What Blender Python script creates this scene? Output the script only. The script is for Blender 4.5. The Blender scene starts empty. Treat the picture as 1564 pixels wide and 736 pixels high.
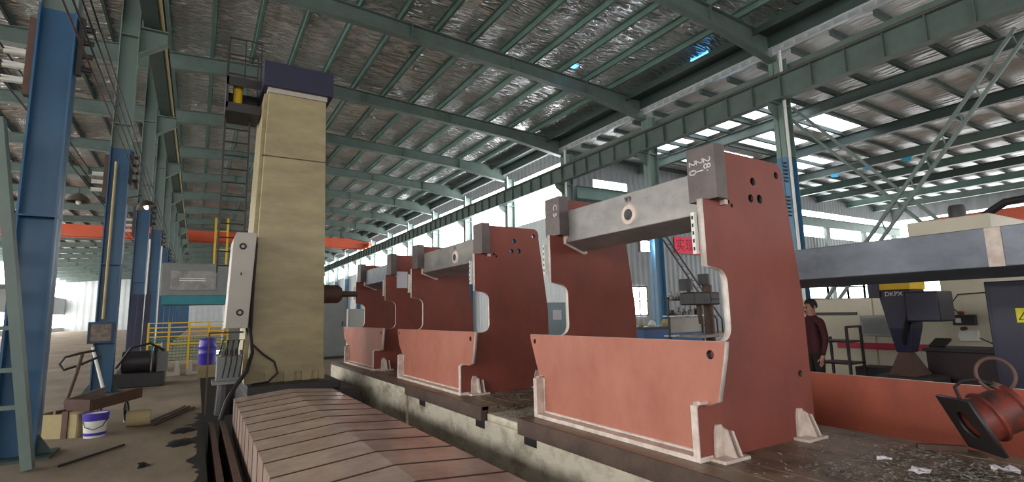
import bpy, bmesh, math, random
from mathutils import Vector, Matrix
random.seed(7)
SC = bpy.context.scene
COL = SC.collection
R2 = math.radians

# ------------------------------------------------------------------ materials
def lin(c):
    return tuple(((v/255)/12.92 if v/255 <= .04045 else ((v/255+.055)/1.055)**2.4) for v in c)

def mat(name, rgb, rough=.6, metal=0., var=.25, scale=3., rgb2=None, stretch=(1, 1, 1), bump=.0, bscale=30., spec=.5, contrast=(.35, .7)):
    m = bpy.data.materials.new(name); m.use_nodes = True
    nt = m.node_tree; N = nt.nodes; L = nt.links
    b = N['Principled BSDF']
    b.inputs['Roughness'].default_value = rough
    b.inputs['Metallic'].default_value = metal
    b.inputs['Specular IOR Level'].default_value = spec
    c1 = lin(rgb)
    c2 = lin(rgb2) if rgb2 else tuple(v*(1-var) for v in c1)
    g = N.new('ShaderNodeNewGeometry'); mp = N.new('ShaderNodeMapping')
    mp.inputs['Scale'].default_value = stretch
    L.new(g.outputs['Position'], mp.inputs['Vector'])
    t = N.new('ShaderNodeTexNoise'); t.inputs['Scale'].default_value = scale
    t.inputs['Detail'].default_value = 6; t.inputs['Roughness'].default_value = .65
    L.new(mp.outputs[0], t.inputs['Vector'])
    r = N.new('ShaderNodeValToRGB')
    r.color_ramp.elements[0].position = contrast[0]; r.color_ramp.elements[1].position = contrast[1]
    r.color_ramp.elements[0].color = (*c1, 1); r.color_ramp.elements[1].color = (*c2, 1)
    L.new(t.outputs['Fac'], r.inputs['Fac']); L.new(r.outputs['Color'], b.inputs['Base Color'])
    if bump:
        t2 = N.new('ShaderNodeTexNoise'); t2.inputs['Scale'].default_value = bscale; t2.inputs['Detail'].default_value = 4
        L.new(mp.outputs[0], t2.inputs['Vector'])
        bp = N.new('ShaderNodeBump'); bp.inputs['Strength'].default_value = bump; bp.inputs['Distance'].default_value = .02
        L.new(t2.outputs['Fac'], bp.inputs['Height']); L.new(bp.outputs[0], b.inputs['Normal'])
    return m

def emis(name, rgb, s):
    m = bpy.data.materials.new(name); m.use_nodes = True
    nt = m.node_tree; nt.nodes.remove(nt.nodes['Principled BSDF'])
    e = nt.nodes.new('ShaderNodeEmission'); e.inputs[0].default_value = (*lin(rgb), 1); e.inputs[1].default_value = s
    nt.links.new(e.outputs[0], nt.nodes['Material Output'].inputs[0])
    return m

def column_mat(name, zt, low, up):
    """steel column paint: blue below the height zt, grey green above"""
    m = mat(name, low, .38, 0, .2, 1.2, bump=.02)
    nt = m.node_tree; N = nt.nodes; L = nt.links; b = N['Principled BSDF']
    src = b.inputs['Base Color'].links[0].from_socket
    g = N.new('ShaderNodeNewGeometry'); s = N.new('ShaderNodeSeparateXYZ'); L.new(g.outputs['Position'], s.inputs[0])
    c = N.new('ShaderNodeMath'); c.operation = 'GREATER_THAN'; c.inputs[1].default_value = zt; L.new(s.outputs['Z'], c.inputs[0])
    mx = N.new('ShaderNodeMix'); mx.data_type = 'RGBA'; L.new(c.outputs[0], mx.inputs[0]); L.new(src, mx.inputs[6])
    mx.inputs[7].default_value = (*lin(up), 1); L.new(mx.outputs[2], b.inputs['Base Color'])
    return m

def foil_mat(name, base, rough, sx, sy, strength, metal):
    m = bpy.data.materials.new(name); m.use_nodes = True
    nt = m.node_tree; N = nt.nodes; L = nt.links; b = N['Principled BSDF']
    b.inputs['Metallic'].default_value = metal; b.inputs['Roughness'].default_value = rough
    g = N.new('ShaderNodeNewGeometry'); mp = N.new('ShaderNodeMapping'); mp.inputs['Scale'].default_value = (sx, sy, 1)
    mp.inputs['Rotation'].default_value = (0, 0, .25)
    L.new(g.outputs['Position'], mp.inputs['Vector'])
    t = N.new('ShaderNodeTexNoise'); t.noise_type = 'RIDGED_MULTIFRACTAL'; t.inputs['Scale'].default_value = .8; t.inputs['Detail'].default_value = 3; t.inputs['Distortion'].default_value = .6
    L.new(mp.outputs[0], t.inputs['Vector'])
    bp = N.new('ShaderNodeBump'); bp.inputs['Strength'].default_value = strength; bp.inputs['Distance'].default_value = .3
    L.new(t.outputs['Fac'], bp.inputs['Height']); L.new(bp.outputs[0], b.inputs['Normal'])
    t2 = N.new('ShaderNodeTexNoise'); t2.inputs['Scale'].default_value = .35; L.new(g.outputs['Position'], t2.inputs['Vector'])
    r = N.new('ShaderNodeValToRGB'); c = lin(base)
    r.color_ramp.elements[0].position = .35; r.color_ramp.elements[1].position = .65
    r.color_ramp.elements[0].color = (*c, 1); r.color_ramp.elements[1].color = (c[0]*.62, c[1]*.62, c[2]*.6, 1)
    L.new(t2.outputs['Fac'], r.inputs[0]); L.new(r.outputs[0], b.inputs['Base Color'])
    return m

M = {}
M['foil'] = foil_mat('foil_insulation', (226, 228, 230), .22, 1.8, 7, 1.0, .75)
M['foil_right'] = foil_mat('white_roof_sheet', (226, 230, 232), .42, 4, .9, .8, .25)
M['green'] = mat('grey_green_steel', (100, 116, 110), .5, 0, .3, 1.5)
M['teal'] = mat('teal_purlin', (100, 128, 120), .45, 0, .3, 1.5)
M['dkgreen'] = mat('dark_green_steel', (62, 78, 74), .55, 0, .3, 1.5)
M['col_left'] = column_mat('column_paint_left', 6.0, (44, 90, 126), (104, 120, 114))
M['col_right'] = column_mat('column_paint_right', 7.25, (76, 124, 156), (116, 136, 130))
M['red'] = mat('red_primer_shaded', (142, 72, 58), .62, 0, .3, 1.3, (106, 52, 44), (1, 1, .7), .05, 25, contrast=(.25, .8))  # primer of the side plates, darker because they face away from the light
M['redpanel'] = mat('red_primer_lit', (182, 118, 98), .6, 0, .2, 1.6, (150, 82, 66), (1.2, 1.2, .8), .05, 30, contrast=(.25, .85))  # same primer, streakier, and paler as the panels face the light
M['orange'] = mat('orange_red_primer', (176, 90, 66), .6, 0, .3, 1.2, (136, 66, 54), (1, 1, .6))
M['cutedge'] = mat('bare_cut_edge', (220, 212, 204), .55, .05, .2, 6, (176, 166, 158))
M['weld'] = mat('white_ground_steel', (222, 208, 198), .55, 0, .2, 8, (180, 160, 148))
M['rawsteel'] = mat('raw_grey_steel', (150, 146, 142), .45, .35, .3, 2.5, (108, 106, 106), (1, .6, 1))
M['bluesteel'] = mat('blue_grey_steel', (122, 128, 138), .42, .35, .3, 2.2, (84, 90, 100), (1, .6, 1))
M['blockgrey'] = mat('dark_grey_plate', (104, 94, 92), .55, .25, .25, 4, (80, 72, 72))
M['brown'] = mat('brown_table_steel', (92, 74, 64), .5, .2, .3, 4, (62, 50, 44), bump=.1)
M['tabletop'] = mat('oily_table_top', (140, 122, 104), .42, .1, .45, 5, (72, 60, 50), (.5, .5, 1), .2)
M['cream'] = mat('cream_concrete', (216, 208, 188), .75, 0, .3, 2.4, (136, 124, 104), (1, 1, 1.6), .3, 14, contrast=(.45, .72))
M['column_cream'] = mat('cream_machine_paint', (168, 154, 116), .5, 0, .2, 1.3, (136, 124, 94), (.7, .7, 2.2), .03)
M['machgrey'] = mat('light_grey_machine_paint', (176, 170, 160), .45, 0, .1, 2)
M['midgrey'] = mat('mid_grey_paint', (120, 124, 122), .5, 0, .2, 2)
M['black'] = mat('black_rubber', (24, 22, 24), .6, 0, .2, 5)
M['navy'] = mat('navy_black_paint', (36, 36, 62), .45, 0, .25, 3)
M['charcoal'] = mat('charcoal_paint', (46, 42, 44), .5, 0, .25, 3)
M['cover'] = mat('steel_cover_sheet', (206, 184, 170), .25, .15, .25, 2.0, (168, 142, 130), (1, 1, .3), 0)
M['lip'] = mat('reddish_wiper_lip', (74, 34, 28), .55, 0, .3, 8)
M['floor'] = mat('dusty_concrete_floor', (158, 140, 120), .72, 0, .4, .55, (108, 94, 80), (1, .6, 1), .2, 12)
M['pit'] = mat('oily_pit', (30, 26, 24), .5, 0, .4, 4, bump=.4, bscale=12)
M['sheet'] = mat('grey_corrugated_sheet', (124, 128, 130), .5, .15, .15, .8)
M['sheetlight'] = mat('pale_corrugated_sheet', (190, 196, 198), .5, .1, .12, .8)
M['white'] = mat('white_paint', (220, 220, 214), .5, 0, .08, 2)
M['cncwhite'] = mat('ivory_machine_paint', (196, 188, 168), .5, 0, .15, 1.5)
M['pinkred'] = mat('crimson_stripe', (176, 36, 70), .5, 0, .1, 3)
M['yellow'] = mat('yellow_paint', (222, 180, 30), .5, 0, .15, 3)
M['signyellow'] = mat('bright_yellow_sign', (236, 226, 30), .5, 0, .05, 3)
M['cranered'] = mat('orange_crane_paint', (206, 88, 52), .5, 0, .15, .6)
M['bannerred'] = mat('red_banner_cloth', (236, 60, 86), .7, 0, .1, 4)
M['bannerink'] = mat('dark_red_ink', (140, 20, 44), .7, 0, .1, 4)
M['blue'] = mat('blue_cabinet_paint', (36, 84, 140), .45, 0, .2, 2)
M['purple'] = mat('violet_plastic', (70, 56, 170), .4, 0, .2, 3)
M['cyan'] = mat('cyan_plastic_film', (60, 190, 236), .4, 0, .1, 3)
M['paper'] = mat('white_paper', (216, 212, 220), .7, 0, .05, 4)
M['card'] = mat('tan_cardboard', (176, 160, 118), .8, 0, .15, 4)
M['rust'] = mat('rusty_brown_steel', (96, 70, 60), .65, .1, .4, 5)
M['skin'] = mat('skin', (190, 140, 118), .6, 0, .1, 5)
M['hair'] = mat('black_hair', (22, 18, 18), .6, 0, .2, 20)
M['maroon'] = mat('dark_maroon_cloth', (74, 26, 34), .8, 0, .25, 6)
M['trouser'] = mat('black_cloth', (34, 26, 28), .8, 0, .25, 6)
M['chips'] = mat('steel_chips', (200, 192, 180), .3, .4, .6, 50, (34, 30, 28))
M['red_light'] = mat('scarlet_drum_paint', (130, 50, 38), .5, 0, .3, 6, (58, 40, 36))
M['greenmesh'] = mat('green_fence_mesh', (92, 128, 84), .6, 0, .2, 3)
M['tealpaint'] = mat('teal_machine_paint', (40, 128, 140), .5, 0, .2, 2)
M['chalk'] = mat('white_chalk', (206, 200, 198), .9, 0, .2, 20)
M['lampmetal'] = mat('brown_lamp_shade', (96, 88, 80), .45, .3, .2, 4)
M['glow'] = emis('daylight_window', (250, 251, 252), 8.)
M['glow_left'] = emis('daylight_window_left', (252, 250, 246), 6.5)
M['glow_side'] = emis('enlarged_window_side', (250, 250, 250), 3.5)
M['glow_sky'] = emis('daylight_rooflight', (240, 247, 255), 2.4)
M['glow_blue'] = emis('blue_roof_gap', (90, 180, 255), 3.0)
M['lampglow'] = emis('floodlight', (225, 238, 255), 60.)
M['bulb'] = emis('lamp_bulb', (255, 245, 225), 4.)

# ------------------------------------------------------------------ mesh helpers
LOC = {}
class MB:
    def __init__(s): s.v = []; s.f = []; s.mi = []; s.cur = 0
    def m(s, i): s.cur = i; return s
    def add(s, vs, fs):
        n = len(s.v); s.v += [tuple(v) for v in vs]
        for f in fs: s.f.append(tuple(n+i for i in f)); s.mi.append(s.cur)
        return s
    def box(s, x0, x1, y0, y1, z0, z1):
        x0, x1 = min(x0, x1), max(x0, x1); y0, y1 = min(y0, y1), max(y0, y1); z0, z1 = min(z0, z1), max(z0, z1)
        return s.add([(x0,y0,z0),(x1,y0,z0),(x1,y1,z0),(x0,y1,z0),(x0,y0,z1),(x1,y0,z1),(x1,y1,z1),(x0,y1,z1)],
                     [(0,3,2,1),(4,5,6,7),(0,1,5,4),(1,2,6,5),(2,3,7,6),(3,0,4,7)])
    def prism(s, poly, axis, a, b):
        """poly in the plane across the axis: X -> (y,z), Y -> (x,z), Z -> (x,y)"""
        mk = {'X': lambda p, t: (t, p[0], p[1]), 'Y': lambda p, t: (p[0], t, p[1]), 'Z': lambda p, t: (p[0], p[1], t)}[axis]
        n = len(poly)
        area = sum(poly[i][0]*poly[(i+1) % n][1]-poly[(i+1) % n][0]*poly[i][1] for i in range(n))
        if (area < 0) != (axis == 'Y'): poly = poly[::-1]
        vs = [mk(p, a) for p in poly]+[mk(p, b) for p in poly]
        fs = [tuple(range(n))[::-1], tuple(range(n, 2*n))]+[(i, (i+1) % n, n+(i+1) % n, n+i) for i in range(n)]
        if a > b: fs = [f[::-1] for f in fs]
        return s.add(vs, fs)
    def bar(s, p, q, w, h=None, up=(0, 0, 1)):
        p, q = Vector(p), Vector(q); h = h or w; d = (q-p).normalized(); u = Vector(up)
        if abs(d.dot(u)) > .98: u = Vector((0, 1, 0))
        a = d.cross(u).normalized()*w/2; c = a.cross(d).normalized()*h/2
        vs = [p-a-c, p+a-c, p+a+c, p-a+c, q-a-c, q+a-c, q+a+c, q-a+c]
        return s.add(vs, [(0,1,2,3),(7,6,5,4),(4,5,1,0),(5,6,2,1),(6,7,3,2),(7,4,0,3)])
    def tube(s, pts, r, n=10, caps=True):
        pts = [Vector(p) for p in pts]; rs = r if isinstance(r, (list, tuple)) else [r]*len(pts)
        rings = []; prev = None
        for i, p in enumerate(pts):
            d = (pts[min(i+1, len(pts)-1)]-pts[max(i-1, 0)]).normalized()
            if prev is None:
                u = Vector((0, 0, 1)) if abs(d.z) < .9 else Vector((1, 0, 0)); a = d.cross(u).normalized()
            else: a = (prev-d*prev.dot(d)).normalized()
            prev = a; c = d.cross(a)
            rings.append([p+(a*math.cos(2*math.pi*k/n)+c*math.sin(2*math.pi*k/n))*rs[i] for k in range(n)])
        vs = [v for rg in rings for v in rg]; fs = []
        for i in range(len(pts)-1):
            for k in range(n):
                fs.append((i*n+k, i*n+(k+1) % n, (i+1)*n+(k+1) % n, (i+1)*n+k))
        if caps: fs += [tuple(range(n))[::-1], tuple(range((len(pts)-1)*n, len(pts)*n))]
        return s.add(vs, fs)
    def ring(s, c, axis, R, r, n=24, k=8):
        c = Vector(c); ax = Vector(axis).normalized(); u = ax.orthogonal().normalized(); w = ax.cross(u)
        vs = []; fs = []
        for i in range(n):
            t = 2*math.pi*i/n; d = u*math.cos(t)+w*math.sin(t)
            for j in range(k):
                q = 2*math.pi*j/k; vs.append(c+d*(R+r*math.cos(q))+ax*r*math.sin(q))
        for i in range(n):
            for j in range(k): fs.append((i*k+j, ((i+1) % n)*k+j, ((i+1) % n)*k+(j+1) % k, i*k+(j+1) % k))
        return s.add(vs, fs)
    def lathe(s, c, prof, n=24, axis='Z'):
        """prof: list of (radius, height)"""
        vs = []; fs = []; c = Vector(c)
        for r, h in prof:
            for k in range(n):
                t = 2*math.pi*k/n; a, b = r*math.cos(t), r*math.sin(t)
                vs.append(c+Vector({'Z': (a, b, h), 'X': (h, a, b), 'Y': (b, h, a)}[axis]))
        for i in range(len(prof)-1):
            for k in range(n): fs.append((i*n+k, i*n+(k+1) % n, (i+1)*n+(k+1) % n, (i+1)*n+k))
        return s.add(vs, fs)
    def build(s, name, mats, parent=None, smooth=False, bevel=0, loc=None):
        off = Vector(LOC.get(parent.name, (0, 0, 0))) if parent else Vector(loc or (0, 0, 0))
        me = bpy.data.meshes.new(name)
        me.from_pydata([tuple(Vector(v)-off) for v in s.v], [], s.f)
        mats = mats if isinstance(mats, (list, tuple)) else [mats]
        for m in mats: me.materials.append(m)
        if any(s.mi): me.polygons.foreach_set('material_index', s.mi)
        me.update()
        if smooth: me.shade_smooth(); me.set_sharp_from_angle(angle=R2(40))
        o = bpy.data.objects.new(name, me); COL.objects.link(o)
        if parent: o.parent = parent; LOC[o.name] = tuple(off)
        else: o.location = off; LOC[o.name] = tuple(off)
        if bevel:
            b = o.modifiers.new('edge', 'BEVEL'); b.width = bevel; b.segments = 2; b.limit_method = 'ANGLE'
        return o

def tag(o, label, cat, group=None, kind=None):
    o['label'] = label; o['category'] = cat
    if group: o['group'] = group
    if kind: o['kind'] = kind
    return o
def thing(name, label, cat, loc=(0, 0, 0), group=None, kind=None):
    o = bpy.data.objects.new(name, None); COL.objects.link(o); o.location = loc; o.empty_display_size = .2
    LOC[o.name] = tuple(loc)
    return tag(o, label, cat, group, kind)
def struct(o, label=None, cat=None, group=None):
    o['kind'] = 'structure'
    if label: o['label'] = label; o['category'] = cat
    if group: o['group'] = group
    return o
def copy_tree(o, parent=None):
    c = o.copy(); COL.objects.link(c)
    if parent: c.parent = parent
    for ch in [x for x in bpy.data.objects if x.parent == o]: copy_tree(ch, c)
    return c
def text_mesh(body, size, depth=.002):
    cu = bpy.data.curves.new('text', 'FONT'); cu.body = body; cu.size = size; cu.extrude = depth
    cu.align_x = 'CENTER'; cu.align_y = 'CENTER'
    t = bpy.data.objects.new('t', cu); COL.objects.link(t)
    dg = bpy.context.evaluated_depsgraph_get(); me = bpy.data.meshes.new_from_object(t.evaluated_get(dg))
    bpy.data.objects.remove(t); bpy.data.curves.remove(cu)
    return me
def text_on(name, body, size, m, parent, pos, xdir, ydir, depth=.002):
    me = text_mesh(body, size, depth); X = Vector(xdir).normalized(); Y = Vector(ydir).normalized(); Z = X.cross(Y)
    off = Vector(LOC.get(parent.name, (0, 0, 0)))
    for v in me.vertices:
        c = v.co.copy(); v.co = Vector(pos)+X*c.x+Y*c.y+Z*c.z-off
    me.materials.clear(); me.materials.append(m)
    o = bpy.data.objects.new(name, me); COL.objects.link(o); o.parent = parent; LOC[o.name] = tuple(off)
    return o
def flat_plate(outer, holes, thick):
    """2-D outline with holes -> solid plate; returns mesh in (u, v, w)"""
    cu = bpy.data.curves.new('outline', 'CURVE'); cu.dimensions = '2D'; cu.fill_mode = 'BOTH'; cu.extrude = thick/2
    def sp(pts):
        s = cu.splines.new('POLY'); s.points.add(len(pts)-1); s.use_cyclic_u = True
        for p, q in zip(s.points, pts): p.co = (q[0], q[1], 0, 1)
    sp(outer)
    for (u, v, r) in holes: sp([(u+r*math.cos(t*math.pi/8), v+r*math.sin(t*math.pi/8)) for t in range(16)])
    t = bpy.data.objects.new('t', cu); COL.objects.link(t)
    dg = bpy.context.evaluated_depsgraph_get(); me = bpy.data.meshes.new_from_object(t.evaluated_get(dg))
    bpy.data.objects.remove(t); bpy.data.curves.remove(cu)
    return me
def plate_obj(name, outer, holes, thick, place, mats, parent):
    """place(u,v,w)->world"""
    me = flat_plate(outer, holes, thick); off = Vector(LOC.get(parent.name, (0, 0, 0)))
    idx = [0 if abs(p.normal.z) >= .5 else (len(mats)-1 if any((p.center.x-h[0])**2+(p.center.y-h[1])**2 < (h[2]*1.1)**2 for h in holes) else 1) for p in me.polygons]  # hole walls take the last, dark material in place of shade
    for v in me.vertices: v.co = Vector(place(*v.co))-off
    me.materials.clear()
    for m in mats: me.materials.append(m)
    me.polygons.foreach_set('material_index', idx); me.update()
    bm = bmesh.new(); bm.from_mesh(me); bmesh.ops.remove_doubles(bm, verts=bm.verts, dist=1e-5); bmesh.ops.recalc_face_normals(bm, faces=bm.faces); bm.to_mesh(me); bm.free()
    o = bpy.data.objects.new(name, me); COL.objects.link(o); o.parent = parent; LOC[o.name] = tuple(off)
    return o
def arc(cx, cy, r, a0, a1, n=6):
    return [(cx+r*math.cos(R2(a0+(a1-a0)*i/n)), cy+r*math.sin(R2(a0+(a1-a0)*i/n))) for i in range(n+1)]

# ------------------------------------------------------------------ setting
Y0, Y1 = -14., 150.
XL, XR, XW = -2.0, 19.0, -25.0        # left column row, right column row, outer wall of the left bay
YE = 25.0                              # end wall of the right bay
PITX0, PITX1, PITY0, PITY1 = .17, 3.2, -4., 40.

b = MB()
b.box(XW, PITX0, Y0, Y1, -.3, 0); b.box(3.2, 62, Y0, 14.6, -.3, 0); b.box(PITX0, 62, PITY1, Y1, -.3, 0); b.box(PITX0, 3.2, Y0, PITY0, -.3, 0); b.box(3.2, 62, 14.6, PITY1, -.3, 0)
struct(b.build('floor', M['floor']), 'dusty brown concrete floor of the workshop', 'floor')
b = MB(); b.box(PITX0-.1, PITX1+.1, PITY0-.1, PITY1+.1, -.62, -.55)
struct(b.build('floor', M['pit']), 'black oily pit floor beneath the segmented machine cover', 'pit')

def zs(x):                             # underside of the main roof sheet
    return 13.18-.05*max(0., x-2.0) if x > XL else 13.0-.05*(XL-x)
def corr(n0, n1, fz, a, p, axis):      # not used for flat roofs
    return None
b = MB(); xs = [XW-.2, XL, 2.0, XR]
for i in range(3):
    x0, x1 = xs[i], xs[i+1]
    b.prism([(x0, zs(x0+1e-6)), (x1, zs(x1)), (x1, zs(x1)+.1), (x0, zs(x0+1e-6)+.1)], 'Y', Y0, Y1)
struct(b.build('ceiling', M['foil']), 'crinkled silver foil insulation under the high hall roof', 'ceiling')
ZR = 11.7                              # right bay roof underside
b = MB(); b.box(XR+.36, 62, Y0, YE, ZR, ZR+.1)
struct(b.build('ceiling', M['foil_right']), 'pale ribbed metal roof over the right hand bay', 'ceiling')

def corrugated(x0, x1, z0, z1, y, step=.25, amp=.035, along='X'):
    b = MB(); n = int(abs(x1-x0)/step); pr = []
    for i in range(n+1):
        t = x0+(x1-x0)*i/n; d = amp if (i % 4 in (0, 1)) else 0
        pr.append((t, y+d))
    back = [(x1, y+.12), (x0, y+.12)]
    if along == 'Y': pr = [(q, p) for p, q in pr]; back = [(q, p) for p, q in back]
    return b.prism(pr+back, 'Z', z0, z1)
# end wall of the right bay (faces the camera), with window strips
b = corrugated(XR, 62, 0, 7.75, YE, .12)
struct(b.build('wall_back', M['sheet']), 'grey corrugated end wall behind the blue column of the right bay', 'wall')
b = corrugated(XR, 62, 10.1, ZR+.2, YE, .12)
struct(b.build('wall_back', M['sheet']), 'grey corrugated band above the end wall windows of the right bay', 'wall')
b = MB(); b.box(42, 62, YE+.1, YE+.14, 7.75, 10.1)
struct(b.build('window_1', M['glow']), 'bright window strip in the end wall of the right bay', 'window')
b = MB(); b.box(22.9, 23.9, YE-.06, YE-.02, 1.2, 3.65)
struct(MB().box(21.4, 24.4, YE+.1, YE+.14, 9.35, 10.1).build('window_7', M['glow']), 'short bright window high in the end wall, above the nearest grey beam', 'window')
struct(corrugated(XR, 21.4, 7.75, 10.1, YE, .12).build('wall_back', M['sheet']), 'short grey wall piece left of the high short window', 'wall')
struct(corrugated(24.4, 42, 7.75, 10.1, YE, .12).build('wall_back', M['sheet']), 'grey wall piece right of the high short window', 'wall')
struct(MB().box(21.4, 24.4, YE+.02, YE+.1, 7.75, 9.35).build('wall_back', M['sheet']), 'grey wall piece under the high short window', 'wall')
w = thing('window_8', 'bright blue framed window in the end wall over the ivory machine', 'window', (50, YE-.06, 2.2), kind='structure')
MB().box(44.5, 58, YE-.06, YE-.02, 2.2, 4.6).build('pane', M['glow'], w)
b = MB()
for x in (44.4, 47.6, 48.2, 51, 54, 57.8): b.box(x, x+.3, YE-.14, YE-.03, 2.2, 4.6)
for z in (2.2, 3.3, 4.5): b.box(44.4, 58.1, YE-.12, YE-.03, z, z+.12)
b.build('window_frame', M['blue'], w)
wd = struct(b.build('window_2', M['white'], loc=(23.4, YE-.03, 1.2)), 'tall pale shutter low in the grey end wall left of the blue column', 'window')
w = thing('window_3', 'small bright window low in the end wall beside the blue column', 'window', (24.75, YE-.06, 1.3), kind='structure')
b = MB(); b.box(24.1, 25.5, YE-.06, YE-.02, 1.3, 3.2); b.build('pane', M['glow'], w)
b = MB()
for x in (24.05, 24.8, 25.5): b.box(x, x+.08, YE-.1, YE-.03, 1.3, 3.2)
for z in (1.3, 2.2, 3.15): b.box(24.05, 25.58, YE-.1, YE-.03, z, z+.08)
b.build('window_frame', M['dkgreen'], w)
# main hall right wall beyond the right bay
b = corrugated(YE, Y1, 0, 7.85, XR+.46, .12, along='Y')
struct(b.build('wall_right', M['sheetlight']), 'pale corrugated wall below the long window strip', 'wall')
b = MB(); b.box(XR+.5, XR+.54, YE, Y1, 7.85, 11.15)
struct(b.build('window_4', M['glow']), 'long bright daylight strip along the right wall', 'window')
b = corrugated(YE, Y1, 11.15, zs(XR)+.05, XR+.46, .12, along='Y')
struct(b.build('wall_right', M['sheet']), 'far corrugated fascia above the long window strip', 'wall')
b = corrugated(Y0, YE, 11.8, zs(XR)+.05, XR+.46, .12, along='Y')
struct(b.build('wall_right', M['sheet']), 'corrugated fascia above the crane girder under the eave', 'wall')
# left bay outer wall
b = corrugated(Y0, Y1, 0, .9, XW-.2, .3, along='Y'); 
struct(b.build('wall_left', M['sheetlight']), 'pale low wall band of the left bay', 'wall')
b = corrugated(Y0, Y1, 3.6, 7.2, XW-.2, .3, along='Y')
struct(b.build('wall_left', M['sheetlight']), 'pale corrugated wall of the left bay between its window strips', 'wall')
b = MB(); b.box(XW-.25, XW-.2, Y0, Y1, .9, 3.6)
struct(b.build('window_5', M['glow_left']), 'low bright window strip along the left bay wall', 'window')
b = MB(); b.box(XW-.25, XW-.2, Y0, Y1, 7.2, 11.4)
struct(b.build('window_6', M['glow_left']), 'high bright window strip along the left bay wall', 'window')
b = corrugated(Y0, Y1, 11.4, 13., XW-.2, .3, along='Y')
struct(b.build('wall_left', M['sheet']), 'grey fascia over the left bay windows', 'wall')
b = corrugated(XW-.2, XR+.4, 0, 14, Y1, .3)
struct(b.build('wall_far', M['sheetlight']), 'distant pale end wall of the hall', 'wall')
b = MB(); b.box(XW-.2, 62, Y0-.2, Y0, 0, 3.0); b.box(XW-.2, 62, Y0-.2, Y0, 8.5, 14.)
struct(b.build('wall_front', M['sheet']), 'wall behind the viewer with a wide high opening', 'wall')
struct(MB().box(61.96, 61.99, Y0, YE, 2.5, 10.2).build('window_9', M['glow_side']), 'bright window strip on the far side wall, enlarged to light the right bay', 'window')  # window strip made bigger to brighten the roof of this bay
b = corrugated(Y0, YE, 0, ZR+.3, 62, .3, along='Y')
struct(b.build('wall_side', M['sheet']), 'far side wall of the right bay', 'wall')
# rooflights of the right bay
k = 0
for (x0, x1, y0, y1) in [(21.8, 25.2, 13.4, 16.0), (21.8, 25.2, 16.8, 19.0), (26.6, 31.6, 13.4, 15.4), (26.6, 31.6, 16.4, 18.8), (21.8, 25.2, 20.0, 22.8), (26.6, 31.6, 20.4, 23.2), (33.5, 37.8, 18.4, 21.0)]:
    b = MB(); b.box(x0, x1, y0, y1, ZR-.02, ZR-.003)
    struct(b.build('skylight', M['glow_sky'], loc=(x0, y0, ZR)), 'bright translucent rooflight panel between the roof bars of the right bay', 'rooflight', 'rooflights of the right bay')

# rafters and purlins (the roof frame)
PITCH = 6.85
LCOLY = [9.0+PITCH*i for i in range(-2, 21)]
RCOLY = [10.9+PITCH*i for i in range(-3, 21)]
def ibeam_rafter(y, pts, h, haunch, m):
    b = MB(); lo = []; hi = []
    n = len(pts)
    for i, x in enumerate(pts):
        t = zs(x)-.26; hh = h+haunch[i]; hi.append((x, t)); lo.append((x, t-hh))
    for i in range(n-1):
        x0, x1 = pts[i], pts[i+1]
        b.prism([lo[i], lo[i+1], hi[i+1], hi[i]], 'Y', y-.012, y+.012)
        for e, d in ((lo, .03), (hi, -.03)):
            b.prism([e[i], e[i+1], (e[i+1][0], e[i+1][1]+d), (e[i][0], e[i][1]+d)], 'Y', y-.16, y+.16)
    for x in pts[1:-1]:
        j = pts.index(x); b.prism([(x-.02, lo[j][1]), (x+.02, lo[j][1]), (x+.02, hi[j][1]), (x-.02, hi[j][1])], 'Y', y-.15, y+.15)
    return b
raf = None
for i, y in enumerate(RCOLY):
    if y < 3: continue
    if raf is None:
        raf = ibeam_rafter(0, [XL, 2.0, 6.5, 11, 15, XR-.3], .6, [.15, 0, 0, 0, .05, .42], 0).build('roof_rafter', M['green'])
        o = raf
    else: o = raf.copy(); COL.objects.link(o)
    o.location = (0, y, 0)
    struct(o, 'green steel rafter crossing under the silver roof of the main hall', 'rafter', 'rafters of the main hall')
raf = None
for i, y in enumerate(RCOLY):
    if y < 3: continue
    if raf is None:
        raf = ibeam_rafter(0, [XW, -18, -12, -7, XL-.05], .6, [.4, 0, 0, 0, .3], 0).build('roof_rafter', M['green']); o = raf
    else: o = raf.copy(); COL.objects.link(o)
    o.location = (0, y, 0)
    struct(o, 'green steel rafter crossing under the roof of the left bay', 'rafter', 'rafters of the left bay')
def purlin_mb(x, z, w=.09, h=.24):
    b = MB()
    b.box(x-.012, x+.012, Y0, Y1, z-h, z); b.box(x, x+w, Y0, Y1, z-h, z-h+.02); b.box(x-w, x, Y0, Y1, z-.02, z); b.box(x+w-.015, x+w, Y0, Y1, z-h, z-h+.05)
    return b
x = -1.5
while x < 18.6:
    z = zs(x)
    struct(purlin_mb(x, z).build('purlin', M['teal'], loc=(x, 0, z)), 'teal roof purlin running the length of the main hall', 'purlin', 'purlins of the main hall')
    x += 1.5
x = -3.4
while x > XW:
    z = zs(x)
    struct(purlin_mb(x, z).build('purlin', M['dkgreen'], loc=(x, 0, z)), 'dark roof purlin running the length of the left bay', 'purlin', 'purlins of the left bay')
    x -= 1.5
# eave gutter
b = MB(); b.box(17.55, 18.5, Y0, Y1, 12.06, 12.1); b.box(17.5, 17.56, Y0, Y1, 11.86, 12.1); b.box(18.45, 18.5, Y0, Y1, 11.6, 12.1)
struct(b.build('trim_1', M['dkgreen']), 'grey metal gutter box along the right eave', 'gutter')
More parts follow.
